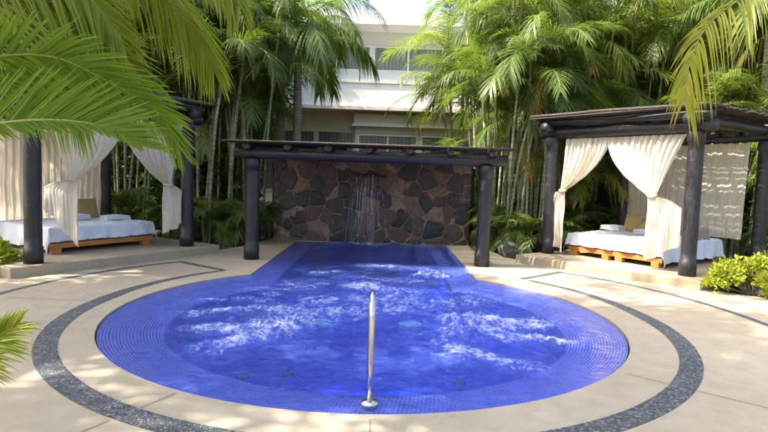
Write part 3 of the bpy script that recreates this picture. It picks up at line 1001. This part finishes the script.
# right: two beds side by side
bed_frame(GR, .27, .30, .955, 2.1, 'orange wooden day bed under the far half of the white sheet in the right gazebo', 'paired day beds')
bed_frame(GR, 1.235, .30, .955, 2.1, 'orange wooden day bed under the near half of the white sheet in the right gazebo', 'paired day beds')
bed_sheet(GR, .27, .30, 1.92, 2.1, (.22, .33, .25, .24), 'rumpled white sheet spread over the two beds of the right gazebo', 3)
bed_frame(GL, .55, .62, 1.92, 1.75, 'wide orange wooden day bed in the left gazebo')
bed_sheet(GL, .55, .62, 1.92, 1.75, (.22, .26, .25, .34), 'white sheet with a drooping corner over the left gazebo bed', 11)
cushion(GR, .62, 2.02, .76, .42, .42, .15, R(68), R(8), MAT['tan'], 'tan square pillow propped upright at the back of the right bed, left of the pair', group='tan pillows of the right bed')
cushion(GR, .98, 1.88, .745, .42, .40, .15, R(52), R(-38), MAT['tan'], 'tan square pillow leaning on another tan pillow, right of the pair', group='tan pillows of the right bed')
towel(GR, .30, 1.75, .60, .42, .30, .10, R(5), 'folded white towel left of the tan pillows on the right bed')
towel(GR, 1.18, 1.52, .60, .40, .28, .10, R(-6), 'folded white towel right of the tan pillows on the right bed')
cushion(GR, 2.08, 1.75, .66, .75, .34, .14, R(80), R(90), MAT['taupe'], 'taupe bolster standing at the right end of the right bed')
cushion(GL, 2.05, 2.1, .77, .46, .42, .14, R(70), R(-4), MAT['tan'], 'tan square pillow propped at the back of the left bed')
towel(GL, 1.62, 1.72, .60, .42, .30, .10, R(4), 'folded white towel in front of the tan pillow on the left bed')
towel(GL, 2.18, 1.35, .60, .46, .30, .08, R(-4), 'flat folded white towel at the right end of the left bed')

# ------------------------------------------------------------------ house
def house():
    root = empty('white_house', (0, 20, 0), label='white two storey house with a solid balcony band and large windows behind the palms', cat='house')
    X0, X1 = -12, 16
    mb = MB()
    mb.box(X0, -1.15, .9, 6, 0, 3.9)        # recessed left part
    mb.box(-1.148, X1, 0.45, 6, 3.12, 3.9)
    mb.box(-1.148, X1, .5, 6, 0, 3.118)
    mb.build('wall', MAT['beige_wall'], root)
    mb = MB(); mb.box(-1.20, X1, .25, .448, 3.42, 3.80); mb.build('lintel_box', MAT['beige_wall'], root, bevel=.01)
    mb = MB(); mb.box(-1.26, X1, .20, .248, 3.36, 3.44); mb.build('lintel_trim', MAT['frame'], root)
    mb = MB(); mb.box(X0, X1, -.2, 6, 3.90, 4.02); mb.build('balcony_slab', MAT['beige_wall'], root)
    mb = MB(); mb.box(X0, X1, 0, .18, 4.02, 4.86); mb.build('balcony_parapet', MAT['white_wall'], root, bevel=.015)
    mb = MB(); mb.box(X0, X1, -.03, .21, 4.86, 4.92); mb.build('parapet_cap', MAT['frame'], root)
    mb = MB(); mb.box(X0, X1, 2.0, 6, 4.02, 7.15); mb.build('upper_wall', MAT['white_wall'], root)
    mb = MB(); mb.box(X0, X1, .9, 7, 7.15, 7.62); mb.build('roof', MAT['white_wall'], root, bevel=.01)
    def window(x0, x1, z0, z1, y, nm=2):
        f = MB(); t = .06
        f.box(x0, x1, y - .06, y, z0, z0 + t); f.box(x0, x1, y - .06, y, z1 - t, z1)
        f.box(x0, x0 + t, y - .06, y, z0 + t, z1 - t); f.box(x1 - t, x1, y - .06, y, z0 + t, z1 - t)
        for k in range(1, nm):
            x = x0 + (x1 - x0) * k / nm
            f.box(x - t / 2, x + t / 2, y - .058, y - .002, z0 + t, z1 - t)
        o = f.build('window', MAT['frame'], root)
        g = MB(); g.box(x0 + t, x1 - t, y - .035, y - .03, z0 + t, z1 - t); g.build('pane', MAT['glass'], o)
        c = MB(); c.box(x0 + t, x1 - t, y - .012, y - .006, z0 + t, z1 - t); c.build('inner_curtain', MAT['wcurtain'], o)
    window(-3.9, -2.65, .9, 3.22, .898, 1); window(-2.6, -1.2, .9, 3.22, .898, 1)
    window(-6.9, -4.0, .9, 3.22, .898, 2)
    for x in (-1.05, 1.25, 3.6, 6.0, 8.6): window(x, x + 2.2, .9, 3.10, .498, 2)
    for x in (-9, -6.2, -3.4, -.6, 2.2, 5.0, 7.8): window(x, x + 2.7, 4.1, 6.6, 1.998, 2)
    for x in (-9, -7, -5, -3, -1, 1, 3, 5, 7, 9):
        mb = MB(); mb.box(x, x + 1.95, .08, .095, 4.925, 5.35); mb.build('glass_railing', MAT['railglass'], root)
house()

# ------------------------------------------------------------------ palms
def leaflet(mb, p, d, up, L, wd, g, tint, seg=3, tip=.0):
    d = d.normalized()
    side = d.cross(up)
    if side.length < 1e-3: side = d.orthogonal()
    side.normalize()
    vs = []; ta = []
    if seg >= 6:
        dn = side.cross(d).normalized()
        if dn.z > 0: dn = -dn
        for i in range(seg):
            t = i / seg
            c = p + d * (L * t) + V((0, 0, -g * L * t * t))
            w_ = wd * (.5 + .5 * math.sin(PI * min(1, t * 1.1 + .25))) * (1 if t < .55 else 1 - (t - .55) * 1.5)
            vs += [tuple(c - side * w_), tuple(c + dn * w_ * .55), tuple(c + side * w_)]
            ta += [tint + tip * t ** 4, tint - .08 + tip * t ** 4, tint + tip * t ** 4]
        vs.append(tuple(p + d * L + V((0, 0, -g * L)))); ta.append(tint + tip)
        fs = []
        for i in range(seg - 1):
            fs += [(3 * i, 3 * i + 1, 3 * i + 4, 3 * i + 3), (3 * i + 1, 3 * i + 2, 3 * i + 5, 3 * i + 4)]
        k = 3 * (seg - 1)
        fs += [(k, k + 1, k + 3), (k + 1, k + 2, k + 3)]
        mb.add(vs, fs, [max(.001, x) for x in ta])
        return
    for i in range(seg):
        t = i / seg
        c = p + d * (L * t) + V((0, 0, -g * L * t * t))
        w_ = wd * (.55 + .45 * math.sin(PI * min(1, t * 1.1 + .25))) * (1 if t < .6 else 1 - (t - .6) * 1.2)
        vs.append(tuple(c - side * w_)); vs.append(tuple(c + side * w_))
        ta += [tint + tip * t * t] * 2
    c = p + d * L + V((0, 0, -g * L))
    vs.append(tuple(c)); ta.append(tint + tip)
    fs = [(2 * i, 2 * i + 1, 2 * i + 3, 2 * i + 2) for i in range(seg - 1)] + [(2 * seg - 2, 2 * seg - 1, 2 * seg)]
    mb.add(vs, fs, [max(.001, x) for x in ta])
def catmull(P, n):
    P = [V(p) for p in P]
    P = [P[0] * 2 - P[1]] + P + [P[-1] * 2 - P[-2]]
    out = []
    m = len(P) - 3
    for k in range(n + 1):
        x = min(k / n * m, m - 1e-6); i = int(x); t = x - i
        a, b, c, d = P[i:i + 4]
        out.append(.5 * ((2 * b) + (c - a) * t + (2 * a - 5 * b + 4 * c - d) * t * t + (3 * b - a - 3 * c + d) * t ** 3))
    return out
def frond(mb, base, az, elev, L, droop, nl, ll, lw, rng, seg=3, g=.45, vee=.25, tint=.4, rr=.012, stalk=.14):
    """arching feather leaf; material slot 0 leaf, 1 stalk"""
    N = 12
    P = [V(base)]; e = elev
    az_t = az
    for i in range(N):
        t = (i + .5) / N
        e = elev - droop * t ** 1.25
        az_t += rng.uniform(-.03, .03)
        P.append(P[-1] + V((math.cos(az_t) * math.cos(e), math.sin(az_t) * math.cos(e), math.sin(e))) * (L / N))
    leaf_along(mb, P, nl, ll, lw, rng, None, seg, g, vee, tint, rr, stalk)
def leaf_along(mb, P, nl, ll, lw, rng, side0, seg=3, g=.45, vee=.25, tint=.4, rr=.012, stalk=.14, tip=.25, asym=(1, 1), gap=0.0):
    N = len(P) - 1
    mb.cur = 1
    mb.tube(P, [rr * (1 - .85 * i / N) for i in range(N + 1)], 5, False, .3)
    mb.cur = 0
    roll = rng.uniform(-.35, .35)
    for k in range(nl):
        t = stalk + (1 - stalk) * (k + .5) / nl
        x = t * N; i = min(N - 1, int(x)); f = x - i
        p = P[i].lerp(P[i + 1], f)
        T = (P[i + 1] - P[i]).normalized()
        if side0 is None:
            sd_ = T.cross(V((0, 0, 1)))
            if sd_.length < .05: sd_ = V((1, 0, 0))
        else: sd_ = V(side0) - T * V(side0).dot(T)
        sd_.normalize()
        up = sd_.cross(T).normalized()
        if side0 is None: sd_ = (sd_ * math.cos(roll) + up * math.sin(roll)); up = sd_.cross(T).normalized()
        a = R(68) - R(44) * t
        prof = (.55 + .45 * math.sin(PI * min(1, t * .95 + .08))) if t < .5 else (1 - .55 * ((t - .5) / .5) ** 1.5)
        for s in (1, -1):
            if rng.random() < gap: continue
            aa = a + rng.uniform(-.08, .08)
            v_ = vee + rng.uniform(-.12, .12)
            d = T * math.cos(aa) + sd_ * (s * math.sin(aa)) + up * v_
            leaflet(mb, p + T * rng.uniform(-.01, .01), d, up, ll * prof * rng.uniform(.88, 1.1) * asym[0 if s > 0 else 1], lw * rng.uniform(.8, 1.2), g * rng.uniform(.6, 1.4), tint + rng.gauss(0, .09), seg, tip * (rng.random() if rng.random() < .8 else 2.2))
def bezier_cane(rng, h, lean):
    az = rng.random() * 2 * PI
    P = []
    for i in range(9):
        t = i / 8
        P.append(V((math.cos(az) * lean * t * t, math.sin(az) * lean * t * t, h * t)))
    return P
def make_clump(seed, ncane, hmin, hmax, rad, fl, leaf, nf=7):
    """several slender canes with feather crowns: meshes for cane and crown"""
    rng = random.Random(seed)
    canes = []; cr = MB()
    for c in range(ncane):
        a = 2 * PI * c / ncane + rng.uniform(-.4, .4); r = rad * rng.uniform(.3, 1)
        b = V((r * math.cos(a), r * math.sin(a), 0))
        h = rng.uniform(hmin, hmax)
        la = rng.gauss(a, .8); ln = rng.uniform(.05, .28) * h * .5
        P = [b + V((math.cos(la) * ln * t * t, math.sin(la) * ln * t * t, h * t)) for t in [i / 9 for i in range(10)]]
        r0 = rng.uniform(.026, .042)
        mb = MB(); mb.tube([p - V((0, 0, .1)) if i == 0 else p for i, p in enumerate(P)], [r0 * (1.35 if i == 0 else 1 - .25 * i / 9) for i in range(10)], 8)
        canes.append(mb.mesh('cane', MAT['cane'], True))
        top = P[-1]; d = (P[-1] - P[-2]).normalized()
        cr.cur = 2
        cr.tube([top - d * .02, top + d * .25, top + d * .6], [r0 * .95, r0 * 1.25, r0 * .5], 8, True, .3)
        top = top + d * .55
        if rng.random() < .35:
            frond(cr, top - d * .6, rng.random() * 6.28, R(rng.uniform(-35, 10)), fl * .7, R(70), 22, fl * .2, .011, rng, 3, .9, .05, rng.uniform(.95, 1.15), .012)
        az0 = rng.random() * 6
        for k in range(nf):
            az = az0 + k * 2.4 + rng.uniform(-.3, .3)
            el = R(rng.uniform(30, 85)) if k < nf * .7 else R(rng.uniform(0, 35))
            frond(cr, top - d * rng.uniform(0, .25), az, el, fl * rng.uniform(.75, 1.1), R(rng.uniform(70, 130)), 30, fl * .30, .013, rng, 3, rng.uniform(.3, .8), .2, rng.uniform(.15, .65), .012)
    return canes, cr.mesh('crown', [MAT[leaf], MAT['rachis'], MAT['shaft']])
def put_clump(kit, loc, rz, sc, label, group, name='palm_clump'):
    canes, crown = kit
    root = empty(name, loc, rz, label=label, cat='palm', group=group)
    root.scale = (sc, sc, sc)
    for me in canes: meshobj('cane', me, root)
    meshobj('crown', crown, root)
    return root
K_tall = [make_clump(100 + i, 8, 2.9, 5.4, .5, 1.8, 'palm', 7) for i in range(4)]
K_mid = [make_clump(200 + i, 7, 1.2, 3.2, .40, 1.6, 'palm', 7) for i in range(3)]
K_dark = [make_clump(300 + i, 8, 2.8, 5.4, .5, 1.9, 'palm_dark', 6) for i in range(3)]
K_low = [make_clump(400 + i, 3, .05, .25, .15, 1.15, 'palm_dark' if i == 1 else 'palm', 8) for i in range(3)]

rng = random.Random(77)
CL = [
 # kit, x, y, scale, label
 (K_dark, -3.45, 13.9, .95, 'dark palm clump with pale canes just left of the stone wall'),
 (K_dark, -4.05, 13.0, 1.0, 'palm clump with pale slender canes halfway between the left gazebo and the pool pergola'),
 (K_dark, -4.9, 13.7, 1.05, 'dark palm clump rising right behind the right end of the left gazebo deck'),
 (K_tall, -4.4, 15.0, 1.15, 'tall feathery palm clump in the second row left of the house windows'),
 (K_dark, -6.3, 13.6, 1.05, 'dark palm clump behind the middle of the left gazebo roof'),
 (K_dark, -7.7, 12.8, 1.05, 'dark palm clump behind the back left post of the left gazebo'),
 (K_dark, -8.7, 11.4, 1.1, 'dark palm clump at the far left behind the left gazebo curtains'),
 (K_tall, -6.0, 15.8, 1.3, 'tall palm clump showing above the left gazebo, nearer the house'),
 (K_dark, -8.2, 15.2, 1.35, 'tall dark palm clump at the far left skyline'),
 (K_tall, 2.95, 13.3, .95, 'palm clump with pale canes just right of the stone wall'),
 (K_tall, 2.75, 14.9, 1.1, 'sunny palm clump arching toward the house balcony, right of the wall'),
 (K_tall, 3.95, 14.1, 1.1, 'bright palm clump behind the gap between pergola and right gazebo'),
 (K_dark, 3.45, 12.9, .92, 'palm clump with slender bare canes beside the left end of the right gazebo deck'),
 (K_mid, 4.6, 13.9, 1.0, 'bushy palm clump behind the far left post of the right gazebo'),
 (K_tall, 5.3, 15.0, 1.15, 'tall bright palm clump above the left half of the right gazebo roof'),
 (K_tall, 6.6, 14.6, 1.05, 'tall palm clump above the middle of the right gazebo roof'),
 (K_mid, 6.1, 14.1, 1.0, 'bushy palm clump seen through the right gazebo behind the pillows'),
 (K_mid, 7.6, 12.6, 1.0, 'bushy palm clump behind the back right post of the right gazebo'),
 (K_dark, 8.4, 13.9, 1.05, 'dark palm clump above the right end of the right gazebo roof'),
 (K_mid, 8.6, 11.6, 1.0, 'palm clump at the right edge behind the lime shrub'),
 (K_dark, 9.9, 12.6, 1.15, 'tall dark palm clump at the far right edge'),
 (K_tall, 4.2, 16.8, 1.35, 'very tall palm clump in the back row beside the house'),
 (K_tall, 6.4, 17.2, 1.4, 'very tall palm clump in the back row behind the right gazebo'),
 (K_dark, 9.0, 16.8, 1.4, 'very tall dark palm clump in the back row at the right'),
 (K_mid, 1.75, 14.3, .62, 'low yellow green palm behind the top of the stone wall'),
 (K_dark, 2.72, 12.75, .9, 'palm clump of pale bare canes between the stone wall and the grey boulder'),
 (K_tall, 2.3, 16.5, 1.15, 'palm clump whose arching fronds cross the right part of the balcony'),
]
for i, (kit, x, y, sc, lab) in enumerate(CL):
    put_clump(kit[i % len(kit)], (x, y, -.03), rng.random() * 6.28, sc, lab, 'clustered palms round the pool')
LOW = [(2.75, 12.35, .8, 'low fan of palm leaves by the boulder right of the pool channel'), (3.05, 11.75, .75, 'low palm at the left corner of the right gazebo deck'), (2.75, 13.0, .9, 'low palm at the right foot of the stone wall'),
       (4.1, 13.0, .75, 'low palm behind the left end of the right deck'), (-3.15, 12.6, .85, 'low palm at the left foot of the stone wall'), (-3.9, 12.2, .8, 'low dark palm between left deck and pergola post'),
       (-4.6, 12.7, .9, 'low dark palm behind the right corner of the left deck'), (5.0, 14.2, 1.0, 'low palm seen under the right gazebo roof, left'), (6.8, 13.3, 1.0, 'low palm seen under the right gazebo roof, right'),
       (8.2, 10.9, 1.0, 'low palm behind the lime shrub'), (-5.9, 12.6, 1.0, 'low dark palm behind the left gazebo bed'), (-2.95, 13.45, .8, 'low fern like palm against the left edge of the stone wall'),
       (5.9, 13.3, .9, 'low palm behind the pillows of the right bed'), (4.4, 12.95, .8, 'low palm behind the folded towel of the right bed'), (-7.2, 11.9, 1.0, 'low dark palm behind the left end of the left bed')]
for i, (x, y, sc, lab) in enumerate(LOW):
    put_clump(K_low[i % 3], (x, y, -.03), rng.random() * 6.28, sc, lab, 'low palms in the beds', 'low_palm')

def royal(x, y, h, r, seed, label, fl=2.9):
    rng = random.Random(seed)
    root = empty('palm_tree', (x, y, -.03), label=label, cat='palm', group='single trunk palms in front of the house')
    mb = MB(); mb.tube([(0.02 * math.sin(t * 3), 0, h * t) for t in [i / 14 for i in range(15)]], [r * (1.2 if i == 0 else 1.05 - .12 * i / 14) for i in range(15)], 18)
    smooth(mb.build('trunk', MAT['bark'], root))
    mb = MB(); mb.tube([(0, 0, h - .02), (0, 0, h + .3), (0, 0, h + .8)], [r * .98, r * .9, r * .5], 16)
    smooth(mb.build('crownshaft', MAT['shaft'], root))
    mb = MB()
    for k in range(13):
        az = k * 2.4 + rng.uniform(-.2, .2)
        frond(mb, (0, 0, h + .65 - .02 * k), az, R(75 - 4.5 * k), fl * rng.uniform(.85, 1.1), R(rng.uniform(95, 140)), 64, .62, .018, rng, 4, rng.uniform(.6, 1.1), .15, rng.uniform(.2, .5), .022, .1)
    o = mb.build('crown', [MAT['palm_dark'], MAT['rachis_dark']], root)
    return root
royal(-2.42, 15.0, 4.45, .115, 5, 'grey ringed palm trunk in front of the house windows, right of the pair')
royal(-2.98, 15.6, 4.9, .13, 6, 'grey ringed palm trunk in front of the house windows, left of the pair')
royal(8.38, 12.4, 5.2, .17, 9, 'thick sunlit palm trunk above the right gazebo roof at the right edge', 2.4)

# broadleaf trees: trunk, limbs, crown of many small leaves
def broad_mesh(seed, rc, hc, n, size):
    rng = random.Random(seed)
    mb = MB(); centres = []
    for k in range(26):
        a = rng.random() * 2 * PI; rr = rc * math.sqrt(rng.random()) * .8
        centres.append((V((rr * math.cos(a), rr * math.sin(a), rng.uniform(-.5, .5) * hc)), rng.uniform(.22, .42) * rc))
    for k in range(n):
        c, r = centres[rng.randrange(len(centres))]
        d = V((rng.gauss(0, 1), rng.gauss(0, 1), rng.gauss(0, 1))).normalized() * r * rng.random() ** .4
        p = c + d
        u = V((rng.gauss(0, 1), rng.gauss(0, 1), rng.gauss(0, .5))).normalized()
        w_ = u.orthogonal().normalized()
        w_ = (Matrix.Rotation(rng.random() * 6.28, 3, u) @ w_)
        s = size * rng.uniform(.7, 1.3)
        q = [p - u * s, p + w_ * s * .45 + u * s * .1, p + u * s * 1.1, p - w_ * s * .45 + u * s * .1]
        mb.add([tuple(x) for x in q], [(0, 1, 2, 3)], max(.01, rng.gauss(.42, .2)))
    tr = MB()
    return mb.mesh('crown', MAT['broad']), centres
BK = [broad_mesh(900 + i, 2.6, 3.0, 9000, .11) for i in range(3)]
def broad_tree(x, y, h, sc, k, label, group='leafy trees behind the palms'):
    me, centres = BK[k % 3]
    root = empty('leafy_tree', (x, y, -.03), k * 1.3, label=label, cat='tree', group=group)
    mb = MB(); rng = random.Random(k)
    mb.tube([(0, 0, 0), (.05, .02, h * .3), (-.03, .06, h * .62)], [.2 * sc, .15 * sc, .11 * sc], 12)
    for c, r in centres[:8]:
        mb.tube([(-.03, .06, h * .6), tuple(V((0, 0, h)) + c * sc * .5 + V((0, 0, -.5))), tuple(V((0, 0, h)) + c * sc)], [.09 * sc, .05 * sc, .02], 6)
    smooth(mb.build('trunk', MAT['bark'], root))
    meshobj('crown', me, root, (0, 0, h), (0, 0, 0), (sc, sc, sc))
BT = [(-11.8, 15.6, 3.8, 1.1, 'dense leafy tree behind the far left palms'), (-7.2, 17.3, 4.6, 1.25, 'dense leafy tree behind the left gazebo palms'), (-5.0, 17.6, 3.4, .95, 'leafy tree touching the left end of the house'),
      (-5.6, 18.4, 6.8, 1.1, 'tall leafy tree above the left part of the house'), (5.6, 18.6, 3.6, 1.1, 'leafy tree in front of the house, behind the right gazebo'), (8.8, 18.4, 4.6, 1.3, 'dense leafy tree right of the house front'),
      (12.0, 15.5, 4.4, 1.3, 'dense leafy tree at the far right behind the palms'), (11.2, 18.8, 7.2, 1.2, 'tall leafy tree at the right skyline')]
for i, (x, y, h, sc, lab) in enumerate(BT): broad_tree(x, y, h, sc, i, lab)
# tall trees standing left of and behind the viewer: they shade the terrace
for i, (x, y, h, sc, lab) in enumerate([
        (-4.1, 2.2, 8.0, 1.05, 'tall leafy shade tree left of the terrace, level with the handrail'),
        (-7.4, 5.6, 8.4, 1.2, 'tall leafy shade tree left of the terrace, level with the middle of the pool'),
        (-9.6, 9.0, 8.0, 1.05, 'tall leafy shade tree behind the left end of the left gazebo'),
        (-5.2, -2.4, 8.4, 1.0, 'tall leafy shade tree behind the viewer on the left'),
        (-9.9, 5.4, 7.8, 1.0, 'tall leafy shade tree far left of the terrace, in line with the near gazebo post'),
        (-8.4, 2.4, 7.8, .85, 'tall leafy shade tree left of the terrace, in line with the front of the pool')]):
    broad_tree(x, y, h, sc, i + 20, lab, 'shade trees beside the terrace')

SP = [broad_mesh(950 + i, 3.0, 2.0, 1900, .17) for i in range(2)]  # sparse crowns for unseen trees, added to break the sun into dapples on the paving
for i, (x, y, h, sc, lab) in enumerate([
        (-5.4, 4.6, 12.5, 1.1, 'very tall sparse tree added out of view to cast dapples, left of the terrace, nearer the pool'),
        (-4.6, 1.0, 12.5, 1.0, 'very tall sparse tree added out of view to cast dapples, left of the terrace, nearer the viewer')]):
    BK[0], keep = SP[i % 2], BK[0]
    broad_tree(x, y, h, sc, 30 + 3 * i, lab, 'shade trees beside the terrace')
    BK[0] = keep

# undergrowth mass behind the palms
def mass(name, x0, x1, y0, y1, z1, n, seed, size, label):
    rng = random.Random(seed); mb = MB()
    for k in range(n):
        x = rng.uniform(x0, x1); y = rng.uniform(y0, y1)
        top = z1 * (.75 + .35 * noise.noise(V((x * .8, y * .8, seed))))
        z = rng.uniform(0, top)
        p = V((x, y, z))
        u = V((rng.gauss(0, 1), rng.gauss(0, 1), rng.gauss(0, .7))).normalized()
        w_ = Matrix.Rotation(rng.random() * 6.28, 3, u) @ u.orthogonal().normalized()
        s = size * rng.uniform(.6, 1.4)
        mb.add([tuple(p - u * s), tuple(p + w_ * s * .4), tuple(p + u * s), tuple(p - w_ * s * .4)], [(0, 1, 2, 3)], max(.01, rng.gauss(.3, .2)))
    tag(mb.build(name, MAT['broad']), label, 'undergrowth', kind='stuff')
mass('undergrowth', -13, -3.6, 14.6, 16.6, 3.0, 16000, 3, .12, 'dark leafy undergrowth filling the space behind the left palms')
mass('undergrowth', 2.6, 13, 15.2, 17.0, 2.6, 16000, 4, .12, 'leafy undergrowth filling the space behind the right palms')

# shrubs
def shrub(x, y, rx, ry, h, n, seed, label, size=.05):
    rng = random.Random(seed)
    root = empty('shrub', (x, y, -.03), label=label, cat='shrub', group='lime green shrubs')
    mb = MB(); st = MB()
    lobes = []
    for k in range(34):
        a = rng.random() * 2 * PI; rr = math.sqrt(rng.random())
        c = V((rx * rr * math.cos(a), ry * rr * math.sin(a), h * (.30 + .50 * (1 - rr * rr)) * rng.uniform(.75, 1.15)))
        lobes.append((c, rng.uniform(.12, .2)))
        st.tube([(c.x * .15, c.y * .15, 0), tuple(c * .6), tuple(c)], [.012, .008, .004], 5)
    for k in range(n):
        c, r = lobes[rng.randrange(len(lobes))]
        d = V((rng.gauss(0, 1), rng.gauss(0, 1), abs(rng.gauss(0, 1)) * .9 - .25)).normalized()
        p = c + d * r * rng.uniform(.55, 1.15)
        if p.z < .03: continue
        u = (d + V((rng.gauss(0, .6), rng.gauss(0, .6), rng.gauss(0, .5)))).normalized()
        w_ = Matrix.Rotation(rng.random() * 6.28, 3, u) @ u.orthogonal().normalized()
        s = size * rng.uniform(.6, 1.3)
        nn = u.cross(w_) * s * .15
        mb.add([tuple(p), tuple(p + w_ * s * .38 + u * s * .6 + nn), tuple(p + u * s * 1.4), tuple(p - w_ * s * .38 + u * s * .6 + nn)], [(0, 1, 2, 3)], max(.01, rng.gauss(.45, .22)))
    st.build('stem', MAT['bark'], root)
    mb.build('foliage', MAT['shrub'], root)
shrub(5.65, 8.35, .62, .55, .50, 8500, 1, 'bright lime green shrub beside the right deck, nearest the paving')
shrub(6.75, 8.9, .65, .6, .60, 7000, 2, 'lime green shrub at the right edge behind the nearer one')
shrub(6.15, 7.75, .5, .45, .38, 5500, 6, 'low lime green shrub at the right edge of the view beside the paving')
shrub(-5.95, 8.15, .45, .45, .45, 3600, 3, 'small green shrub at the left end of the left deck')
def leaf_litter():
    mb = MB()
    for x, y, z, a, L in ((-4.86, 7.35, .012, .5, .16), (-4.2, 9.2, .165, 2.0, .07)):
        d = V((math.cos(a), math.sin(a), 0)); n_ = V((-d.y, d.x, 0))
        b = V((x, y, z)); vs = []
        for i in range(7):
            t = i / 6; w_ = .16 * L * math.sin(PI * t) + .001
            c = b + d * L * t + V((0, 0, .012 * math.sin(PI * t)))
            vs += [tuple(c - n_ * w_ + V((0, 0, .006))), tuple(c), tuple(c + n_ * w_ + V((0, 0, .006)))]
        mb.add(vs, [q for i in range(6) for q in ((3 * i, 3 * i + 1, 3 * i + 4, 3 * i + 3), (3 * i + 1, 3 * i + 2, 3 * i + 5, 3 * i + 4))], 1.0)
        yield mb, x; mb = MB()
for (mb, x), lab in zip(leaf_litter(), ('yellow fallen leaf on the paving before the left gazebo deck', 'small fallen leaf lying on the left gazebo deck')):
    tag(mb.build('fallen_leaf', MAT['palm_yellow']), lab, 'leaf', 'fallen leaves')
# boulder
def boulder():
    bm = bmesh.new(); bmesh.ops.create_icosphere(bm, subdivisions=4, radius=1)
    for v in bm.verts:
        n = noise.noise(v.co * 1.3) * .25 + noise.noise(v.co * 3.5) * .08
        v.co = v.co * (1 + n)
        v.co.x *= .26; v.co.y *= .22; v.co.z *= .24
    me = bpy.data.meshes.new('boulder'); bm.to_mesh(me); bm.free(); me.materials.append(MAT['rock'])
    o = smooth(meshobj('boulder', me, None, (2.75, 11.85, .1)))
    tag(o, 'grey boulder among low palms right of the pool channel', 'boulder')
boulder()

# ------------------------------------------------------------------ palms close to the viewer
NEAR = {
 'arch': ([(-1.95, 1.55, 1.25), (-1.447, 1.7, 1.798), (-1.269, 1.75, 1.918), (-1.081, 1.8, 1.947), (-0.915, 1.85, 1.878), (-0.78, 1.9, 1.79), (-0.73, 1.95, 1.68)], (0.1, -.6, .8), 46, .24, .18, 'palm_near', .35),
 'comb': ([(-1.9, 1.4, 1.35), (-1.337, 1.6, 1.66), (-1.141, 1.65, 1.719), (-0.993, 1.7, 1.737), (-0.866, 1.75, 1.721), (-0.788, 1.8, 1.671)], (.35, .15, .95), 52, .21, .05, 'palm_near', .40),
 'hang': ([(-1.9, 1.9, 2.3), (-1.3, 1.95, 2.50), (-1.057, 2.0, 2.422), (-0.904, 2.05, 2.309), (-0.797, 2.1, 2.193), (-0.728, 2.15, 2.10), (-0.69, 2.2, 2.0)], (.8, -.1, -.2), 44, .20, .60, 'palm_yellow', .30),
 'high': ([(-1.9, 2.3, 2.5), (-1.3, 2.4, 2.64), (-1.08, 2.4, 2.60), (-0.85, 2.4, 2.52), (-0.70, 2.4, 2.42), (-0.64, 2.4, 2.30)], (.5, .5, .1), 40, .20, .70, 'palm_yellow', .55),
 'back': ([(-2.2, 1.7, 1.6), (-1.544, 1.9, 2.039), (-1.34, 1.9, 2.127), (-1.169, 1.95, 2.158), (-1.059, 2.0, 2.108), (-1.0, 2.05, 2.0)], (.2, .5, .75), 46, .26, .30, 'palm_yellow', .35),
 'middle': ([(-2.2, 1.9, 1.5), (-1.672, 2.1, 1.977), (-1.446, 2.1, 2.075), (-1.252, 2.15, 2.105), (-1.087, 2.2, 2.054), (-0.974, 2.3, 1.939)], (.1, .3, .9), 46, .26, .3, 'palm_yellow', .35),
 'low': ([(-2.0, 1.6, .55), (-1.443, 1.7, 0.897), (-1.36, 1.72, 0.955), (-1.27, 1.75, 1.015), (-1.20, 1.78, 1.07)], (.45, -.2, -.85), 26, .17, .25, 'palm_yellow', .5),
 'over': ([(-2.2, 1.6, 2.0), (-1.6, 1.8, 2.28), (-1.3, 1.85, 2.30), (-1.05, 1.9, 2.20), (-.93, 1.95, 2.05)], (.3, .3, .8), 40, .24, .35, 'palm_yellow', .45),
 'lower': ([(-2.2, 1.9, 1.6), (-1.62, 2.0, 1.92), (-1.42, 2.0, 1.97), (-1.22, 2.0, 1.90), (-1.08, 2.0, 1.78)], (.2, .4, .8), 40, .26, .3, 'palm_near', .25),
}
ASYM = {'comb': (1.0, .3), 'tip': (.7, 1.0), 'arch': (.8, 1)}
def near_palm(label, base, parts, trunk_h, name='near_palm', group='palms leaning over the terrace'):
    root = empty(name, (0, 0, 0), label=label, cat='palm', group=group)
    hub = V(base) + V((0, 0, trunk_h))
    tr = MB(); tr.tube([V(base), V(base) + V((.03, .02, trunk_h * .5)), hub + V((0, 0, .15))], [.07, .055, .05], 12)
    smooth(tr.build('trunk', MAT['cane'], root))
    rng = random.Random(12)
    for nm, (pts, side, nl, ll, g, mat, tint) in parts.items():
        mb = MB()
        P = catmull([hub] + pts, 40)
        Lp = sum((P[i + 1] - P[i]).length for i in range(40))
        leaf_along(mb, P, int(Lp * .75 / (.0165 if nm != 'tip' else .046)), ll * (1.08 if nm != 'tip' else .88), .0066 if nm != 'tip' else .0060, rng, side, 8, g, .10, tint, .007, .25, .35, ASYM.get(nm, (1, 1)), .10)
        o = mb.build('frond', [MAT[mat], MAT['rachis']], root)
    return root
near_palm('near palm whose arching green fronds hang over the top left of the view', (-2.7, 1.4, 0), NEAR, 1.0)
NEAR_R = {
 'tip': ([(3.2, 3.4, 3.15), (2.439, 3.0, 2.93), (2.019, 2.9, 2.70), (1.715, 2.8, 2.52), (1.498, 2.7, 2.345), (1.404, 2.65, 2.139), (1.371, 2.6, 1.99)], (-.5, .5, .3), 40, .30, .85, 'palm_yellow', .78),
 'side': ([(3.6, 3.3, 3.3), (3.0, 3.1, 3.25), (2.5, 3.0, 2.95), (2.25, 2.9, 2.6)], (-.3, .6, .3), 30, .3, .6, 'palm_near', .5),
}
near_palm('near palm whose yellowing frond droops in front of the right gazebo', (4.2, 3.3, 0), NEAR_R, 2.4)
